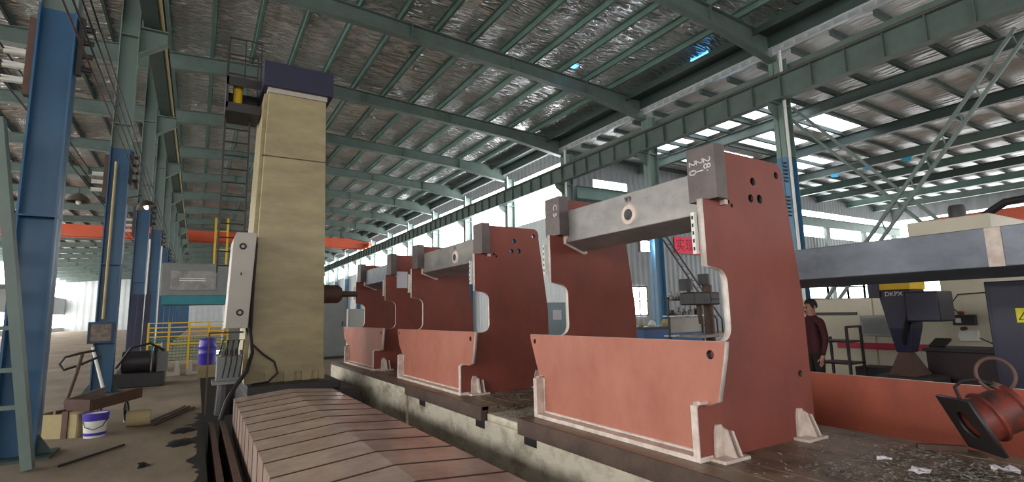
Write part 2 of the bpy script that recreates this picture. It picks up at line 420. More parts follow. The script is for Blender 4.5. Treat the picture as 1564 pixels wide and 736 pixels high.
# right bay: purlins along x, rafters along y
yy = 3.2
pr = None
while yy < YE:
    if pr is None:
        b = MB(); b.box(XR+.36, 62, -.07, .07, ZR-.23, ZR-.03); pr = b.build('purlin', M['dkgreen']); o = pr
    else: o = pr.copy(); COL.objects.link(o)
    o.location = (0, yy, 0)
    struct(o, 'dark roof bar crossing the pale roof of the right bay', 'purlin', 'purlins of the right bay')
    yy += 1.45
for x, m in ((25.5, 'green'), (31.9, 'dkgreen'), (38.4, 'green'), (43.5, 'teal'), (47.7, 'dkgreen'), (53., 'teal'), (58., 'green')):
    b = MB(); b.box(x-.012, x+.012, Y0, YE, ZR-.72, ZR-.23); b.box(x-.16, x+.16, Y0, YE, ZR-.78, ZR-.75); b.box(x-.16, x+.16, Y0, YE, ZR-.26, ZR-.23)
    struct(b.build('roof_rafter', M[m], loc=(x, 5, ZR-.5)), 'long green girder under the pale roof of the right bay', 'girder', 'girders of the right bay')

# ------------------------------------------------------------------ columns and crane girders
def hcol(b, x, y, d, w, z0, z1):
    b.box(x-d/2, x-d/2+.025, y-w/2, y+w/2, z0, z1); b.box(x+d/2-.025, x+d/2, y-w/2, y+w/2, z0, z1); b.box(x-d/2, x+d/2, y-.01, y+.01, z0, z1)
def splice(b, x, y, d, w, z): b.box(x-d/2-.01, x+d/2+.01, y-w/2-.005, y+w/2, z, z+.02)
ords = ['nearest blue column at the left, beside the leaning steel frame', 'second blue column on the left, carrying a glass fronted box', 'third blue column on the left, behind the dark pump', 'fourth blue column on the left, with a pale pipe beside it']
nL = 0
for i, y in enumerate(LCOLY):
    if y < 3: continue
    lab = ords[nL] if nL < 4 else 'distant blue and green column in the left row'
    c = thing('steel_column', lab, 'column', (XL+.15, y, 0), None if nL < 4 else 'distant left row columns', 'thing')
    x = XL+.15
    b = MB(); hcol(b, x, y, .41, .3, .03, zs(XL)-1.05)
    for z in (3.05, 6.6, 9.0): splice(b, x, y, .41, .3, z)
    b.build('shaft', M['col_left'], c)
    b = MB(); b.box(x-.38, x+.38, y-.3, y+.3, 0, .03); b.prism([(x-.36, .03), (x-.19, .03), (x-.19, .3)], 'Y', y-.01, y+.01); b.prism([(x+.36, .03), (x+.19, .03), (x+.19, .3)], 'Y', y-.01, y+.01)
    b.build('base_plate', M['dkgreen'], c)
    b = MB(); z = 9.3
    b.prism([(x+.19, z-.75), (x+.19, z), (x+.8, z), (x+.8, z-.3)], 'Y', y-.02, y+.02); b.prism([(x+.19, z-.03), (x+.82, z-.03), (x+.82, z), (x+.19, z)], 'Y', y-.15, y+.15)
    b.prism([(x+.19, z-.78), (x+.82, z-.33), (x+.82, z-.3), (x+.19, z-.75)], 'Y', y-.15, y+.15)
    b.build('girder_bracket', M['green'], c)
    nL += 1
def girder(x, z0, z1, label, m, stiff=1.14, w=.34, railmat='rust'):
    t = thing('crane_girder', label, 'crane girder', (x, 20, z0), None, 'thing')
    b = MB(); b.box(x-.01, x+.01, Y0, Y1-.3, z0+.03, z1-.03); y = Y0+.5
    while y < Y1-1: b.box(x-w/2+.02, x+w/2-.02, y-.012, y+.012, z0+.03, z1-.03); y += stiff
    b.build('web', m, t)
    b = MB(); b.box(x-w/2, x+w/2, Y0, Y1-.3, z0, z0+.03); b.build('lower_flange', m, t)
    b = MB(); b.box(x-w/2-.04, x+w/2+.04, Y0, Y1-.3, z1-.03, z1); b.build('upper_flange', m, t)
    b = MB(); b.box(x-.05, x+.05, Y0, Y1-.3, z1, z1+.12); b.build('rail', M[railmat], t)
    if x < 0: MB().tube([(x+.24, Y0, z0+.06), (x+.24, 120, z0+.06)], .045, 8).build('conduit', M['card'], t)
    return t
girder(18.35, 9.36, 10.26, 'long grey green crane girder along the right column row', M['green'])
girder(-1.40, 9.32, 10.26, 'dark crane girder on brackets along the left column row', M['dkgreen'], railmat='card')
# girder along the end wall of the right bay
t = thing('crane_girder', 'pale green girder crossing in front of the end wall windows', 'girder', (40, YE-.7, 8.5), None, 'thing')
b = MB(); b.box(XR+.5, 61.5, YE-.7, YE-.68, 8.55, 9.25); b.build('web', M['teal'], t)
b = MB(); b.box(XR+.5, 61.5, YE-.85, YE-.53, 8.5, 8.55); b.box(XR+.5, 61.5, YE-.85, YE-.53, 9.25, 9.3); b.build('flanges', M['teal'], t)
for x in (47.5, 54., 60.): MB().box(x-.3, x+.3, YE-.82, YE-.56, 0, 8.5).build('support_post', M['green'], t)
nR = 0
rl = {0: 'steel column at the right, behind the nearest red plate', 1: 'blue column behind the nearest frame opening, beside the floodlight', 2: 'third column of the right row, over the nearest frame\'s far plate'}
for i, y in enumerate(RCOLY):
    if y < 8: continue
    lab = rl.get(nR, 'distant pale column of the right wall row')
    c = thing('steel_column', lab, 'column', (XR, y, 0), None if nR < 3 else 'distant right row columns', 'thing')
    b = MB(); hcol(b, XR, y, .62, .4, .03, zs(XR)-1.0); 
    for z in (7.3, 9.3): splice(b, XR, y, .62, .4, z)
    b.build('shaft', M['col_right'], c)
    b = MB(); b.box(XR-.45, XR+.45, y-.32, y+.32, 0, .03); b.build('base_plate', M['dkgreen'], c)
    b = MB(); b.prism([(XR-.31, 8.7), (XR-.31, 9.36), (XR-.9, 9.36), (XR-.9, 9.1)], 'Y', y-.02, y+.02); b.box(XR-.92, XR-.31, y-.16, y+.16, 9.32, 9.355)
    b.build('girder_bracket', M['green'], c)
    if nR > 1 or nR == 0:
        b = MB(); b.tube([(XR-.37, y-.34, .2), (XR-.37, y-.34, 11.4)], .055, 8); b.build('downpipe', M['white'], c)
    if nR == 0:
        b = MB()
        for zz in (5.0, 6.3):
            for q in range(6): b.tube([(XR-.5, y-.12, zz+q*.14), (XR-.31, y-.12, zz+q*.14)], .035, 8)
        b.build('insulators', M['charcoal'], c)
    nR += 1
# eave strut between right columns, and tie rails
for (z, xx, lab) in ((10.95, XR+.62 if 0 else XR+.5, 'teal tie beam above the crane girder in the right row'), (11.55, XR-.52, 'thin pale pipe under the right eave')):
    b = MB()
    if z < 11: b.box(xx-.15, xx+.15, Y0, 24.2, z-.14, z+.14); m = 'green'
    else: b.tube([(xx, Y0, z), (xx, 110, z)], .04, 8); m = 'sheetlight'
    o = b.build('tie_beam' if z < 11 else 'eave_pipe', M[m], loc=(xx, 10, z)); struct(o, lab, 'tie beam' if z < 11 else 'pipe')
# cross braces of two laced bars between the near right columns
def laced(p, q, gap, label):
    t = thing('cross_brace', label, 'brace', ((p[0]+q[0])/2, (p[1]+q[1])/2, (p[2]+q[2])/2), None, 'thing')
    p, q = Vector(p), Vector(q); d = (q-p).normalized(); s = d.cross(Vector((1, 0, 0))).normalized()*gap/2
    for e in (-1, 1):
        b = MB(); b.bar(p+s*e, q+s*e, .09, .09); b.build('brace_bar', M['green'], t)
    L = (q-p).length; n = int(L/.7)
    for i in range(n):
        a = p+(q-p)*(i+.2)/n; c = p+(q-p)*(i+.55)/n; MB().bar(a-s, c+s, .035, .035).build('lacing_bar', M['green'], t)
laced((XR, 10.6, 9.0), (XR, 4.1, .9), .34, 'laced diagonal brace falling to the right from the right hand column')
laced((XR-.12, 4.0, 9.0), (XR-.12, 10.5, .9), .34, 'laced diagonal brace rising to the upper right, crossing the other brace')

# ------------------------------------------------------------------ machine table with its foundation
TZ = .5
t = thing('machine_table', 'long low machine bed with brown slotted top plates on a cream base', 'machine table', (4.2, 6, -.55))
b = MB(); b.box(3.17, 5.3, -3.5, 14.55, -.55, .33); b.box(3.17, 5.3, 5.1, 5.92, .33, .42); b.box(3.12, 3.2, 8.75, 14.55, -.55, .43)
b.build('cream_base', M['cream'], t, bevel=.015)
def slab(y0, y1):
    b = MB(); b.box(3.121 if y0 < 0 else 3.2, 5.3, y0, y1, .33, .455); x = 3.12
    while x < 5.29: b.box(x, min(x+.215, 5.3), y0, y1, .455, TZ); x += .242
    return b.build('table_plate', [M['tabletop']], t)
slab(-3.4, 5.08); slab(5.94, 14.5)
for y in (4.93, 6.1, 2.5, 8.1): MB().box(3.164, 3.2, y-.12, y+.12, .22, .328).build('clamp_pocket', M['black'], t)
b = MB(); b.box(3.1, 3.121, -3.4, 5.08, .33, .5); b.box(3.1, 3.2, 5.94, 8.74, .33, .499); b.box(3.11, 3.13, 8.74, 14.5, .43, .499); b.build('front_edge', M['brown'], t)

# ------------------------------------------------------------------ press brake frames
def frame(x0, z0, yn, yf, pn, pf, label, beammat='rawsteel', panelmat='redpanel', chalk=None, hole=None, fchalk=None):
    """yn/yf near face of the near and far side plate; pn/pf near and far end of the front panel at its top"""
    T = .06
    f = thing('press_brake_frame', label, 'machine frame', (x0+.7, (yn+yf)/2, z0))
    prof = [(0.05, 0), (1.56, 0), (1.56, 1.2), (1.5, 1.7), (1.42, 2.33)]+arc(1.32, 2.40, .1, 0, 80, 4)+[(.47, 2.51), (.47, 2.06), (.24, 2.06), (.24, 1.50)]
    prof += arc(.36, 1.36, .12, 80, 0, 6)+arc(.36, 1.0, .12, 0, -90, 6)+[(.145, .88), (.145, .44), (.03, .44), (0.0, .40), (0, 0)]
    holes = [(.95, 2.28, .038), (.90, 2.12, .038), (1.03, 2.125, .042), (1.32, 2.38, .035), (.58, 2.06, .018), (.62, 2.03, .018), (1.4, .55, .03)]
    for y in (yn, yf):
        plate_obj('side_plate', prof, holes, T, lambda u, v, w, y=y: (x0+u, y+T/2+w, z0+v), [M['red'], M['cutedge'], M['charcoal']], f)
    # front panel: wide above, notched between the plates below
    bi = yn+T+.0; bo = yf
    pn, pf = pn*1.024, pf*1.024
    P = [(pn, .9), (pn+.02, .78), (pn+.1, .45), (yn-.02, .41), (bi, .41), (bi, .045), (bo, .045), (bo, .41), (yf+T+.02, .43), (pf-.1, .6), (pf, .86), (pf, .9)]
    hs = [(pn+.14, .8, .035), (pf-.09, .82, .028)]
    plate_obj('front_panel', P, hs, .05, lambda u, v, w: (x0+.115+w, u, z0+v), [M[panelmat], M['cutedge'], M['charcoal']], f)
    # bare strips: bottom flange, ends and weld lines
    b = MB(); b.box(x0-.012, x0+.14, yn-.005, yf+T+.005, z0, z0+.04); b.build('bottom_flange', M['weld'], f, bevel=.006)
    b = MB(); b.box(x0-.012, x0-.001, yn, yn+T, z0+.03, z0+.42); b.box(x0-.005, x0+.1, yn-.03, yn+.0, z0+.425, z0+.45); b.build('end_strip', M['weld'], f, bevel=.004)
    b = MB(); b.box(x0-.012, x0+.088, yf-.006, yf-.001, z0+.03, z0+.43); b.box(x0-.012, x0-.001, yf, yf+T, z0+.03, z0+.42); b.build('end_strip', M['weld'], f)
    b = MB(); xx = x0+.085; b.tube([(xx, yn+T+.02, z0+.4), (xx, yn+T+.02, z0+.055), (xx, yf-.02, z0+.055), (xx, yf-.02, z0+.42)], .014, 6); b.build('weld_bead', M['weld'], f)
    # cross beam
    q = lambda l: [(x0+a, z0+c) for a, c in l]
    b = MB(); b.prism(q([(.47, 1.98), (.47, 2.36), (.75, 2.36), (.75, 1.88)]), 'Y', yn+T, yf); b.build('cross_beam', M[beammat], f, bevel=.008)
    b = MB(); y = yf-.012
    b.tube([(x0+.455, y, z0+2.4), (x0+.455, y, z0+1.97), (x0+.74, y, z0+1.86), (x0+.78, y, z0+1.87)], .02, 6); b.build('weld_bead', M['weld'], f)
    if hole:
        hb = MB(); hb.lathe((x0+.47, hole, z0+2.13), [(.0, -.004), (.055, -.004), (.06, -.018), (.1, -.016), (.115, 0)], 28, 'X'); hb.m(0)
        ho = hb.build('hole_flange', M['weld'], f, smooth=True)
        hb = MB(); hb.lathe((x0+.47, hole, z0+2.13), [(0, -.012), (.058, -.02), (.06, -.004)], 24, 'X'); hb.build('bore', M['charcoal'], ho)
        hb = MB(); hb.tube([(x0+.466, hole+.03, z0+2.27), (x0+.45, hole+.03, z0+2.31), (x0+.45, hole-.02, z0+2.31), (x0+.466, hole-.02, z0+2.27)], .012, 6); hb.build('lifting_eye', M['rawsteel'], f)
    # guide blocks with chalk figures, perforated strips
    for y, ch in ((yn, chalk), (yf, fchalk)):
        b = MB(); b.box(x0+.33, x0+.468, y-.08, y+.21, z0+2.06, z0+2.53); gb = b.build('guide_block', M['blockgrey'], f, bevel=.004)
        if ch: 
            for k_, ln in enumerate(ch): text_on('chalk_figure', ln, .105, M['chalk'], gb, (x0+.328, y+.0+.075*k_, z0+2.36), (0, 0, -1), (0, -1, 0))
        b = MB(); b.box(x0+.46, x0+.5, y-.05, y+.12, z0+2.02, z0+2.06); b.build('stop_pin', M['weld'], f)
        b = MB(); b.box(x0+.2, x0+.238, y+.065, y+.1, z0+1.6, z0+1.95); st = b.build('perforated_strip', M['white'], f)
        for k_ in range(5): MB().box(x0+.197, x0+.2005, y+.075, y+.09, z0+1.63+k_*.065, z0+1.66+k_*.065).build('slot', M['black'], st)
    # mounting feet outside each plate
    def foot(x, y, s):
        b = MB(); b.box(x, x+.3, y, y+s*.14, z0, z0+.025)
        b.prism([(x+.05, z0+.025), (x+.14, z0+.025), (x+.15, z0+.2), (x+.13, z0+.26), (x+.08, z0+.26), (x+.06, z0+.2)], 'Y', y, y+s*.03)
        b.prism([(y, z0+.025), (y+s*.12, z0+.025), (y+s*.05, z0+.22), (y, z0+.24)], 'X', x+.14, x+.17)
        b.prism([(y, z0+.025), (y+s*.12, z0+.025), (y+s*.05, z0+.2), (y, z0+.2)], 'X', x+.22, x+.24)
        b.build('mounting_foot', M['weld'], f, bevel=.004)
    for y, s in ((yn, -1), (yf+T, 1)): foot(x0+.1, y, s); foot(x0+1.2, y, s)
    return f
frame(3.3, TZ, 2.77, 4.96, 2.49, 5.09, 'nearest red press brake frame, its pale grey top beam holding a white ringed hole', chalk=['28·', '2 1', '2 0'], hole=3.86, fchalk=['C 5'])
f2 = frame(3.3, TZ, 6.93, 9.62, 6.5, 9.75, 'second red press brake frame, between the nearest frame and the one bearing a paper sheet', 'rawsteel', hole=8.1)
f3 = frame(3.3, TZ, 11.25, 13.75, 10.66, 14.05, 'farthest red press brake frame, with white paper on its side plate', 'bluesteel')
b = MB(); b.box(3.79, 4.04, 11.236, 11.247, 2.27, 2.64); tag(b.build('paper_sheet', M['paper'], loc=(3.9, 11.24, 2.27)), 'white paper sheet taped on the farthest red side plate', 'paper')
f4 = frame(6.0, 0., 1.28, 4.35, 1.0, 4.75, 'orange red frame standing on the floor at the right, with a blue grey beam', 'bluesteel', 'orange')

MB().box(6.455, 6.474, 1.74, 1.86, 1.98, 2.355).build('primer_patch', M['weld'], f4)['label'] = 'pale primed seam across the beam'

# ------------------------------------------------------------------ boring machine
t = thing('boring_machine', 'tall cream boring machine column with dark cap and grey side box', 'boring machine', (1.5, 11.8, 0))
YB = 11.0
def wedge(b, x0, x1, X0, X1, y0, y1, Y0_, Y1_, z0, z1):
    return b.add([(x0,y0,z0),(x1,y0,z0),(x1,y1,z0),(x0,y1,z0),(X0,Y0_,z1),(X1,Y0_,z1),(X1,Y1_,z1),(X0,Y1_,z1)], [(0,3,2,1),(4,5,6,7),(0,1,5,4),(1,2,6,5),(2,3,7,6),(3,0,4,7)])
b = MB(); wedge(b, .86, 2.22, 1.02, 2.13, YB, YB+1.7, YB, YB+1.6, .68, 6.2)
b.build('column', M['column_cream'], t, bevel=.015)
b = MB(); wedge(b, .81, 2.235, .86, 2.22, YB+.06, YB+1.7, YB+.06, YB+1.7, .46, .68); xa = .81
for xc in (1.09, 1.42, 1.74, 2.06): b.box(xa, xc-.07, YB-.005, YB+.06, .46, .63); xa = xc+.07
b.box(xa, 2.235, YB-.005, YB+.06, .46, .63); b.box(.84, 2.23, YB-.005, YB+.06, .63, .69)
b.build('foot_skirt', M['column_cream'], t)
b = MB(); b.box(.94, 2.18, YB-.004, YB+.02, 4.86, 4.885); b.build('seam', M['rust'], t)
b = MB(); wedge(b, .78, .86, .95, 1.02, YB+.12, YB+1.6, YB+.12, YB+1.5, .6, 6.2); b.build('way_cover', M['column_cream'], t)
b = MB(); b.box(1.0, 2.15, YB-.015, YB+1.62, 6.2, 6.3); b.build('top_band', M['machgrey'], t)
b = MB(); b.box(.91, 2.26, YB-.1, YB+1.75, 6.3, 6.82); b.build('top_cap', M['navy'], t, bevel=.01)
b = MB(); b.box(.84, 2.75, 10.4, 13.6, -.1, .3); b.box(.84, 2.45, 10.6, 13.2, .3, .455); b.build('saddle', M['charcoal'], t, bevel=.02)
b = MB(); b.prism([(.44, 1.5), (.8, 1.5), (.88, 3.24), (.55, 3.24), (.5, 3.1)], 'Y', 10.55, 11.35); hb = b.build('side_box', M['machgrey'], t, bevel=.012)
for z in (2.98, 1.78):
    b = MB(); b.ring((.66, 10.545, z), (0, 1, 0), .045, .016, 20, 6); b.build('bolt_ring', M['black'], hb)
b = MB(); b.box(.64, .66, 10.535, 10.55, 2.45, 2.5); b.build('latch', M['black'], hb)
b = MB(); b.lathe((2.2, 11.75, 2.16), [(0, 0), (.2, 0), (.2, .42), (.14, .5), (.07, .5), (.06, .85), (0, .85)], 24, 'X'); b.build('spindle', M['rust'], t, smooth=True)
ld = MB(); ld.bar((.3, 12, 2.6), (.3, 12, 7.4), .035, .05); ld.build('ladder_rail', M['charcoal'], t)
ld = MB(); ld.bar((.76, 12, 2.6), (.76, 12, 5.9), .035, .05); ld.build('ladder_rail', M['charcoal'], t)
z = 2.75
while z < 5.9:
    ld = MB(); ld.tube([(.3, 12, z), (.76, 12, z)], .014, 6); ld.build('rung', M['charcoal'], t); z += .29
b = MB(); b.box(.28, .92, 11.5, 12.3, 5.86, 5.93); b.box(.28, .92, 11.5, 11.53, 5.93, 6.05); b.box(.28, .92, 11.5, 11.53, 6.42, 6.6); b.box(.28, .32, 11.5, 12.3, 5.93, 6.6); b.box(.28, .92, 12.27, 12.3, 5.93, 6.55)
b.build('platform', M['charcoal'], t)
b = MB(); b.tube([(.5, 11.75, 5.95), (.5, 11.75, 6.5)], .09, 14); b.build('yellow_drum', M['yellow'], t)
b = MB()
for x in (.3, .6, .9): b.bar((x, 11.52, 6.6), (x, 11.52, 7.45), .025)
for x in (.3, .9): b.bar((x, 12.28, 6.5), (x, 12.28, 7.45), .025)
for z in (7.0, 7.45): b.bar((.3, 11.52, z), (.9, 11.52, z), .025); b.bar((.3, 12.28, z), (.9, 12.28, z), .025); b.bar((.3, 11.52, z), (.3, 12.28, z), .025)
b.build('guard_rail', M['charcoal'], t)
# hoses
b = MB(); b.tube([(.9, 10.9, 3.1), (.87, 10.85, 2.2), (.86, 10.8, 1.4), (.9, 10.7, 1.05), (.8, 10.4, .75), (.62, 10.3, .5), (.5, 10.15, .3), (.42, 10.1, .02)], .035, 8); b.build('hose', M['black'], t, smooth=True)
b = MB(); b.tube([(.8, 10.9, 1.5), (.9, 10.8, 1.2), (1.1, 10.85, 1.0), (1.3, 10.88, .85), (1.36, 10.85, .65), (1.2, 10.8, .5), (.9, 10.7, .48)], .02, 8); b.build('hose', M['black'], t, smooth=True)
# hydraulic unit hanging at its left
h = thing('hydraulic_unit', 'dark hydraulic tank with valves and hoses left of the cream column', 'hydraulic unit', (.55, 10.75, .3))
b = MB(); b.box(.34, .72, 10.5, 10.95, .6, 1.02); b.build('tank', M['midgrey'], h, bevel=.01)
b = MB(); b.box(.28, .74, 10.45, 11, .55, .6); b.build('drip_tray', M['rawsteel'], h)
b = MB(); b.tube([(.5, 10.7, .02), (.5, 10.7, .56)], [.16, .13], 12); b.build('stand', M['charcoal'], h)
for i in range(5):
    b = MB(); x = .4+i*.08; b.tube([(x, 10.6, 1.02), (x, 10.6, 1.12+.03*(i % 2))], .03, 10); b.build('valve', M[['rawsteel', 'charcoal', 'red_light', 'charcoal', 'rawsteel'][i]], h)
for i in range(4):
    b = MB(); x = .37+i*.085; b.tube([(x, 10.58, 1.05), (x+.05, 10.5, 1.3), (x+.12, 10.5, 1.3), (x+.1, 10.48, .9), (x+.06, 10.47, .66)], .012, 6); b.build('hose', M['black'], h)
b = MB(); b.box(.2, .225, 10.9, 10.93, 0, 1.44); b.box(.2, .76, 10.9, 10.93, 1.41, 1.44); b.build('post', M['rust'], h)

# telescopic cover
t = thing('telescopic_cover', 'roof shaped telescopic steel cover of overlapping panels in front of the cream column', 'machine cover', (1.4, 6, -.3))
y = 10.05; i = 0
while y > 1.6:
    e = .011*i*.3; L_ = .52
    xl, xr, zl, zr_, zz = .6-e*.5, 2.2+e*.5, .345+e*.35, .365+e*.35, .425+e*.35
    xm = 1.46
    outer = [(xl, -.25), (xl, zl), (xm, zz), (xr, zr_), (xr, -.25)]
    inner = [(xr-.03, -.25), (xr-.03, zr_-.04), (xm, zz-.04), (xl+.03, zl-.04), (xl+.03, -.25)]
    b = MB(); pts = outer+inner
    b.prism(pts, 'Y', y-L_, y+.06); s = b.build('cover_panel', M['cover'], t)
    b = MB(); g = .006
    b.prism([(xl-g, -.25), (xl-g, zl+g), (xm, zz+g), (xr+g, zr_+g), (xr+g, -.25), (xr, -.25), (xr, zr_), (xm, zz), (xl, zl), (xl, -.25)], 'Y', y-L_-.004, y-L_+.02); b.build('wiper_lip', M['lip'], s)
    y -= L_; i += 1
for x, lab in ((.30, 'left bare guide rail in the dark pit beside the cover'), (.46, 'right bare guide rail in the dark pit beside the cover')):
    b = MB(); b.box(x-.035, x+.035, -3.5, 10.3, -.55, -.02); b.box(x-.06, x+.06, -3.5, 10.3, -.55, -.5); tag(b.build('guide_rail', M['rust'], loc=(x, 4, -.55)), lab, 'rail')

# ------------------------------------------------------------------ scraps and loose stuff
def heap(name, label, regions, n, size, m):
    b = MB()
    for (x0, x1, y0, y1, z0, zh), k in regions:
        for _ in range(k):
            x = random.uniform(x0, x1); y = random.uniform(y0, y1); z = z0+random.random()**2*zh
            a = random.uniform(0, 6.28); s = size*random.uniform(.5, 1.5); q = random.uniform(-.6, .6)
            d = Vector((math.cos(a), math.sin(a), q*.5)).normalized()*s; w = Vector((-math.sin(a), math.cos(a), 0))*s*.3; u = Vector((0, 0, s*.25))
            p = Vector((x, y, z+s*.45))
            b.add([p-d, p+w+u, p+d, p-w+u*.2], [(0, 1, 2), (0, 2, 3), (0, 3, 1), (1, 3, 2)])
    return tag(b.build(name, m), label, 'chips', kind='stuff')
heap('metal_chips', 'dark curly steel chips strewn over the slotted table and its gap', [((3.7, 4.9, 1.3, 2.15, TZ, .03), 900), ((4.0, 4.62, 1.2, 1.75, TZ, .03), 500), ((3.25, 4.2, 5.12, 5.9, .42, .05), 900), ((3.6, 5, 5.95, 6.68, TZ, .03), 500), ((3.3, 5.2, 2.0, 2.6, TZ, .01), 120)], 0, .024, M['chips'])
heap('metal_chips', 'dark chips piled along the foot of the cream base', [((2.3, 3.12, 3.3, 7.6, -.55, .22), 1800)], 0, .03, M['pit'])
for (x, y, s, a, lab) in ((4.66, 1.42, .14, .4, 'crumpled white paper scrap on the table near the square flange'), (4.05, 1.42, .07, 1., 'small white paper scrap beside the chips at the table edge'), (4.2, 1.72, .11, .2, 'flat pale foil scrap among the chips'), (4.35, 2.0, .09, 2., 'purplish plastic scrap on the slotted table')):
    b = MB(); n = 5; vs = []; fs = []
    for i_ in range(n):
        for j_ in range(n): vs.append((x+(i_/4-.5)*s*math.cos(a)-(j_/4-.5)*s*math.sin(a), y+(i_/4-.5)*s*math.sin(a)+(j_/4-.5)*s*math.cos(a), TZ+.034+random.random()*s*.25))
    for i_ in range(n-1):
        for j_ in range(n-1): fs.append((i_*n+j_, (i_+1)*n+j_, (i_+1)*n+j_+1, i_*n+j_+1))
    o = b.add(vs, fs).build('paper_scrap', M['paper'], loc=(x, y, TZ+.03)); sm = o.modifiers.new('t', 'SOLIDIFY'); sm.thickness = .003
    tag(o, lab, 'scrap')
# wooden like stop bars lying on the table
for (p, q, lab) in (((5.0, 2.05, TZ+.02), (5.2, 1.8, TZ+.02), 'short rusty bar lying on the table by the orange panel'), ):
    b = MB(); b.bar(p, q, .05, .04); tag(b.build('steel_bar', M['rust'], loc=p), lab, 'bar')

# square flanged drum at the lower right (axis tilted)
t = thing('flanged_drum', 'orange drum with a dark square flange and wire ring, at the right table edge', 'drum', (5.1, 1.66, TZ))
def flanged():
    sight = Vector((4.95, 1.62, -.9)).normalized(); rt = sight.cross(Vector((0, 0, 1))).normalized(); vu = rt.cross(sight)
    lean = lambda p, q, r: (rt*p-vu*q+sight*r).normalized()
    a = lean(44, 10, -82.6); c = -lean(36, 82, 29.1); ax = lean(7063, -4250, 3248)
    S = .215; o = Vector((5.07, 1.52, TZ+.03))-a*S+c*S
    pl = lambda u, v, w: o+a*u+c*v+ax*w
    plate_obj('square_flange', [(-S, -S), (S, -S), (S, S), (-S, S)], [(0, 0, .11)], .03, pl, [M['charcoal'], M['charcoal']], t)
    b = MB(); n = 28
    def rg(r, h): return [o+ax*h+(a*math.cos(2*math.pi*k/n)+c*math.sin(2*math.pi*k/n))*r for k in range(n)]
    prof = [(.115, .016), (.17, .016), (.17, .12), (.19, .13), (.19, .15), (.165, .16), (.165, .3), (.185, .31), (.185, .34), (.12, .36), (.12, .1), (.108, .02)]
    vs = [v for r, h in prof for v in rg(r, h)]; fs = []
    for i_ in range(len(prof)-1):
        for k in range(n): fs.append((i_*n+k, i_*n+(k+1) % n, (i_+1)*n+(k+1) % n, (i_+1)*n+k))
    b.add(vs, fs).build('drum_body', M['red_light'], t, smooth=True)
    b = MB(); b.tube([o+ax*.05, o+ax*.06], .112, 24); b.build('inner_disc', M['charcoal'], t)
    b = MB(); b.ring(o+c*.25+ax*.36, Vector((-.72, -.66, .2)), .125, .014, 32, 8); b.build('wire_ring', M['rust'], t, smooth=True)
    b = MB(); b.tube([o+c*.19+ax*.02+a*.05, o+c*.28+ax*.06, o+c*.3+ax*.12, o+c*.27+ax*.22, o+c*.17+ax*.33], .013, 8); b.build('cable', M['black'], t, smooth=True)
    b = MB(); b.tube([o+c*.15+ax*.3, o+c*.17+ax*.34], .05, 10); b.build('neck', M['rust'], t, smooth=True)
flanged()

# ------------------------------------------------------------------ left side things
# leaning steel frame like a ladder at the left edge
t = thing('leaning_ladder', 'grey green steel ladder frame leaning beside the nearest blue column', 'ladder', (-1.9, 8.15, 0))
for dx in (0, -.62):
    b = MB(); b.bar((-1.56+dx, 8.2, .02), (-2.14+dx, 8.2, 4.1), .1, .16, (0, 1, 0)); b.build('stile', M['green'], t)
for z in (.72, 1.14, 1.62, 2.1, 2.6, 3.1):
    xx = -1.56-.58*(z/4.08); b = MB(); b.bar((xx-.05, 8.2, z), (xx-.57, 8.2, z), .05, .05); b.build('rung', M['green'], t)
# hanging shade lamps
def shade_lamp(x, y, z, tilt, lab, lit=False):
    t = thing('shade_lamp', lab, 'lamp', (x, y, z))
    b = MB(); b.lathe((x, y, z), [(.03, .2), (.06, .19), (.16, .12), (.235, .0), (.225, 0), (.15, .11), (.03, .17)], 24); b.build('lamp_shade', M['lampmetal'], t, smooth=True)
    b = MB(); b.tube([(x, y, z-.06), (x, y, z-.02), (x, y, z+.06), (x, y, z+.16)], [.025, .05, .05, .03], 12); b.build('bulb', M['bulb'] if lit else M['white'], t, smooth=True)
    b = MB(); b.tube([(x, y, z+.2), (x, y, z+.34), (x-.45, y+.15, z+.38)], .014, 8); b.build('lamp_arm', M['charcoal'], t)
    t.rotation_euler = (0, tilt, 0)
shade_lamp(-2.4, 14.7, 4.35, 0, 'brown tin shade lamp seen between the first and second blue columns')
shade_lamp(-1.3, 16.6, 4.68, R2(-20), 'tin shade lamp with bright rim hung at the second blue column', True)
# conductor wires with insulators
t = thing('conductor_wires', 'bundle of bare conductor wires running along the left column row', 'wires', (-1.42, 20, 5.5))
for k in range(4):
    b = MB(); b.tube([(-1.45+.02*k, Y0+1, 5.2+.2*k), (-1.45+.02*k, 60, 5.2+.2*k)], .013, 6); b.build('wire', M['black'] if k else M['rust'], t)
for y in LCOLY[2:9]:
    b = MB(); b.box(-1.63, -1.57, y-.05, y+.05, 5.1, 5.95)
    for k in range(4): b.tube([(-1.6, y, 5.2+.2*k), (-1.46, y, 5.2+.2*k)], .04, 8)
    b.build('insulator_bracket', M['charcoal'], t)
t = thing('conductor_wires', 'second wire bundle with white insulators on the outer side of the left columns', 'wires', (-2.6, 20, 5.2))
for k in range(3):
    b = MB(); b.tube([(-2.38, Y0+1, 4.9+.2*k), (-2.38, 60, 4.9+.2*k)], .013, 6); b.build('wire', M['black'], t)
for y in LCOLY[2:9]: MB().box(-2.15, -2.07, y-.06, y+.06, 4.7, 5.8).build('insulator_bracket', M['rust'], t)
for y in LCOLY[2:9]:
    for k in range(3): MB().tube([(-2.15, y, 4.9+.2*k), (-2.38, y, 4.9+.2*k)], .05, 8).build('insulator', M['white'], t)
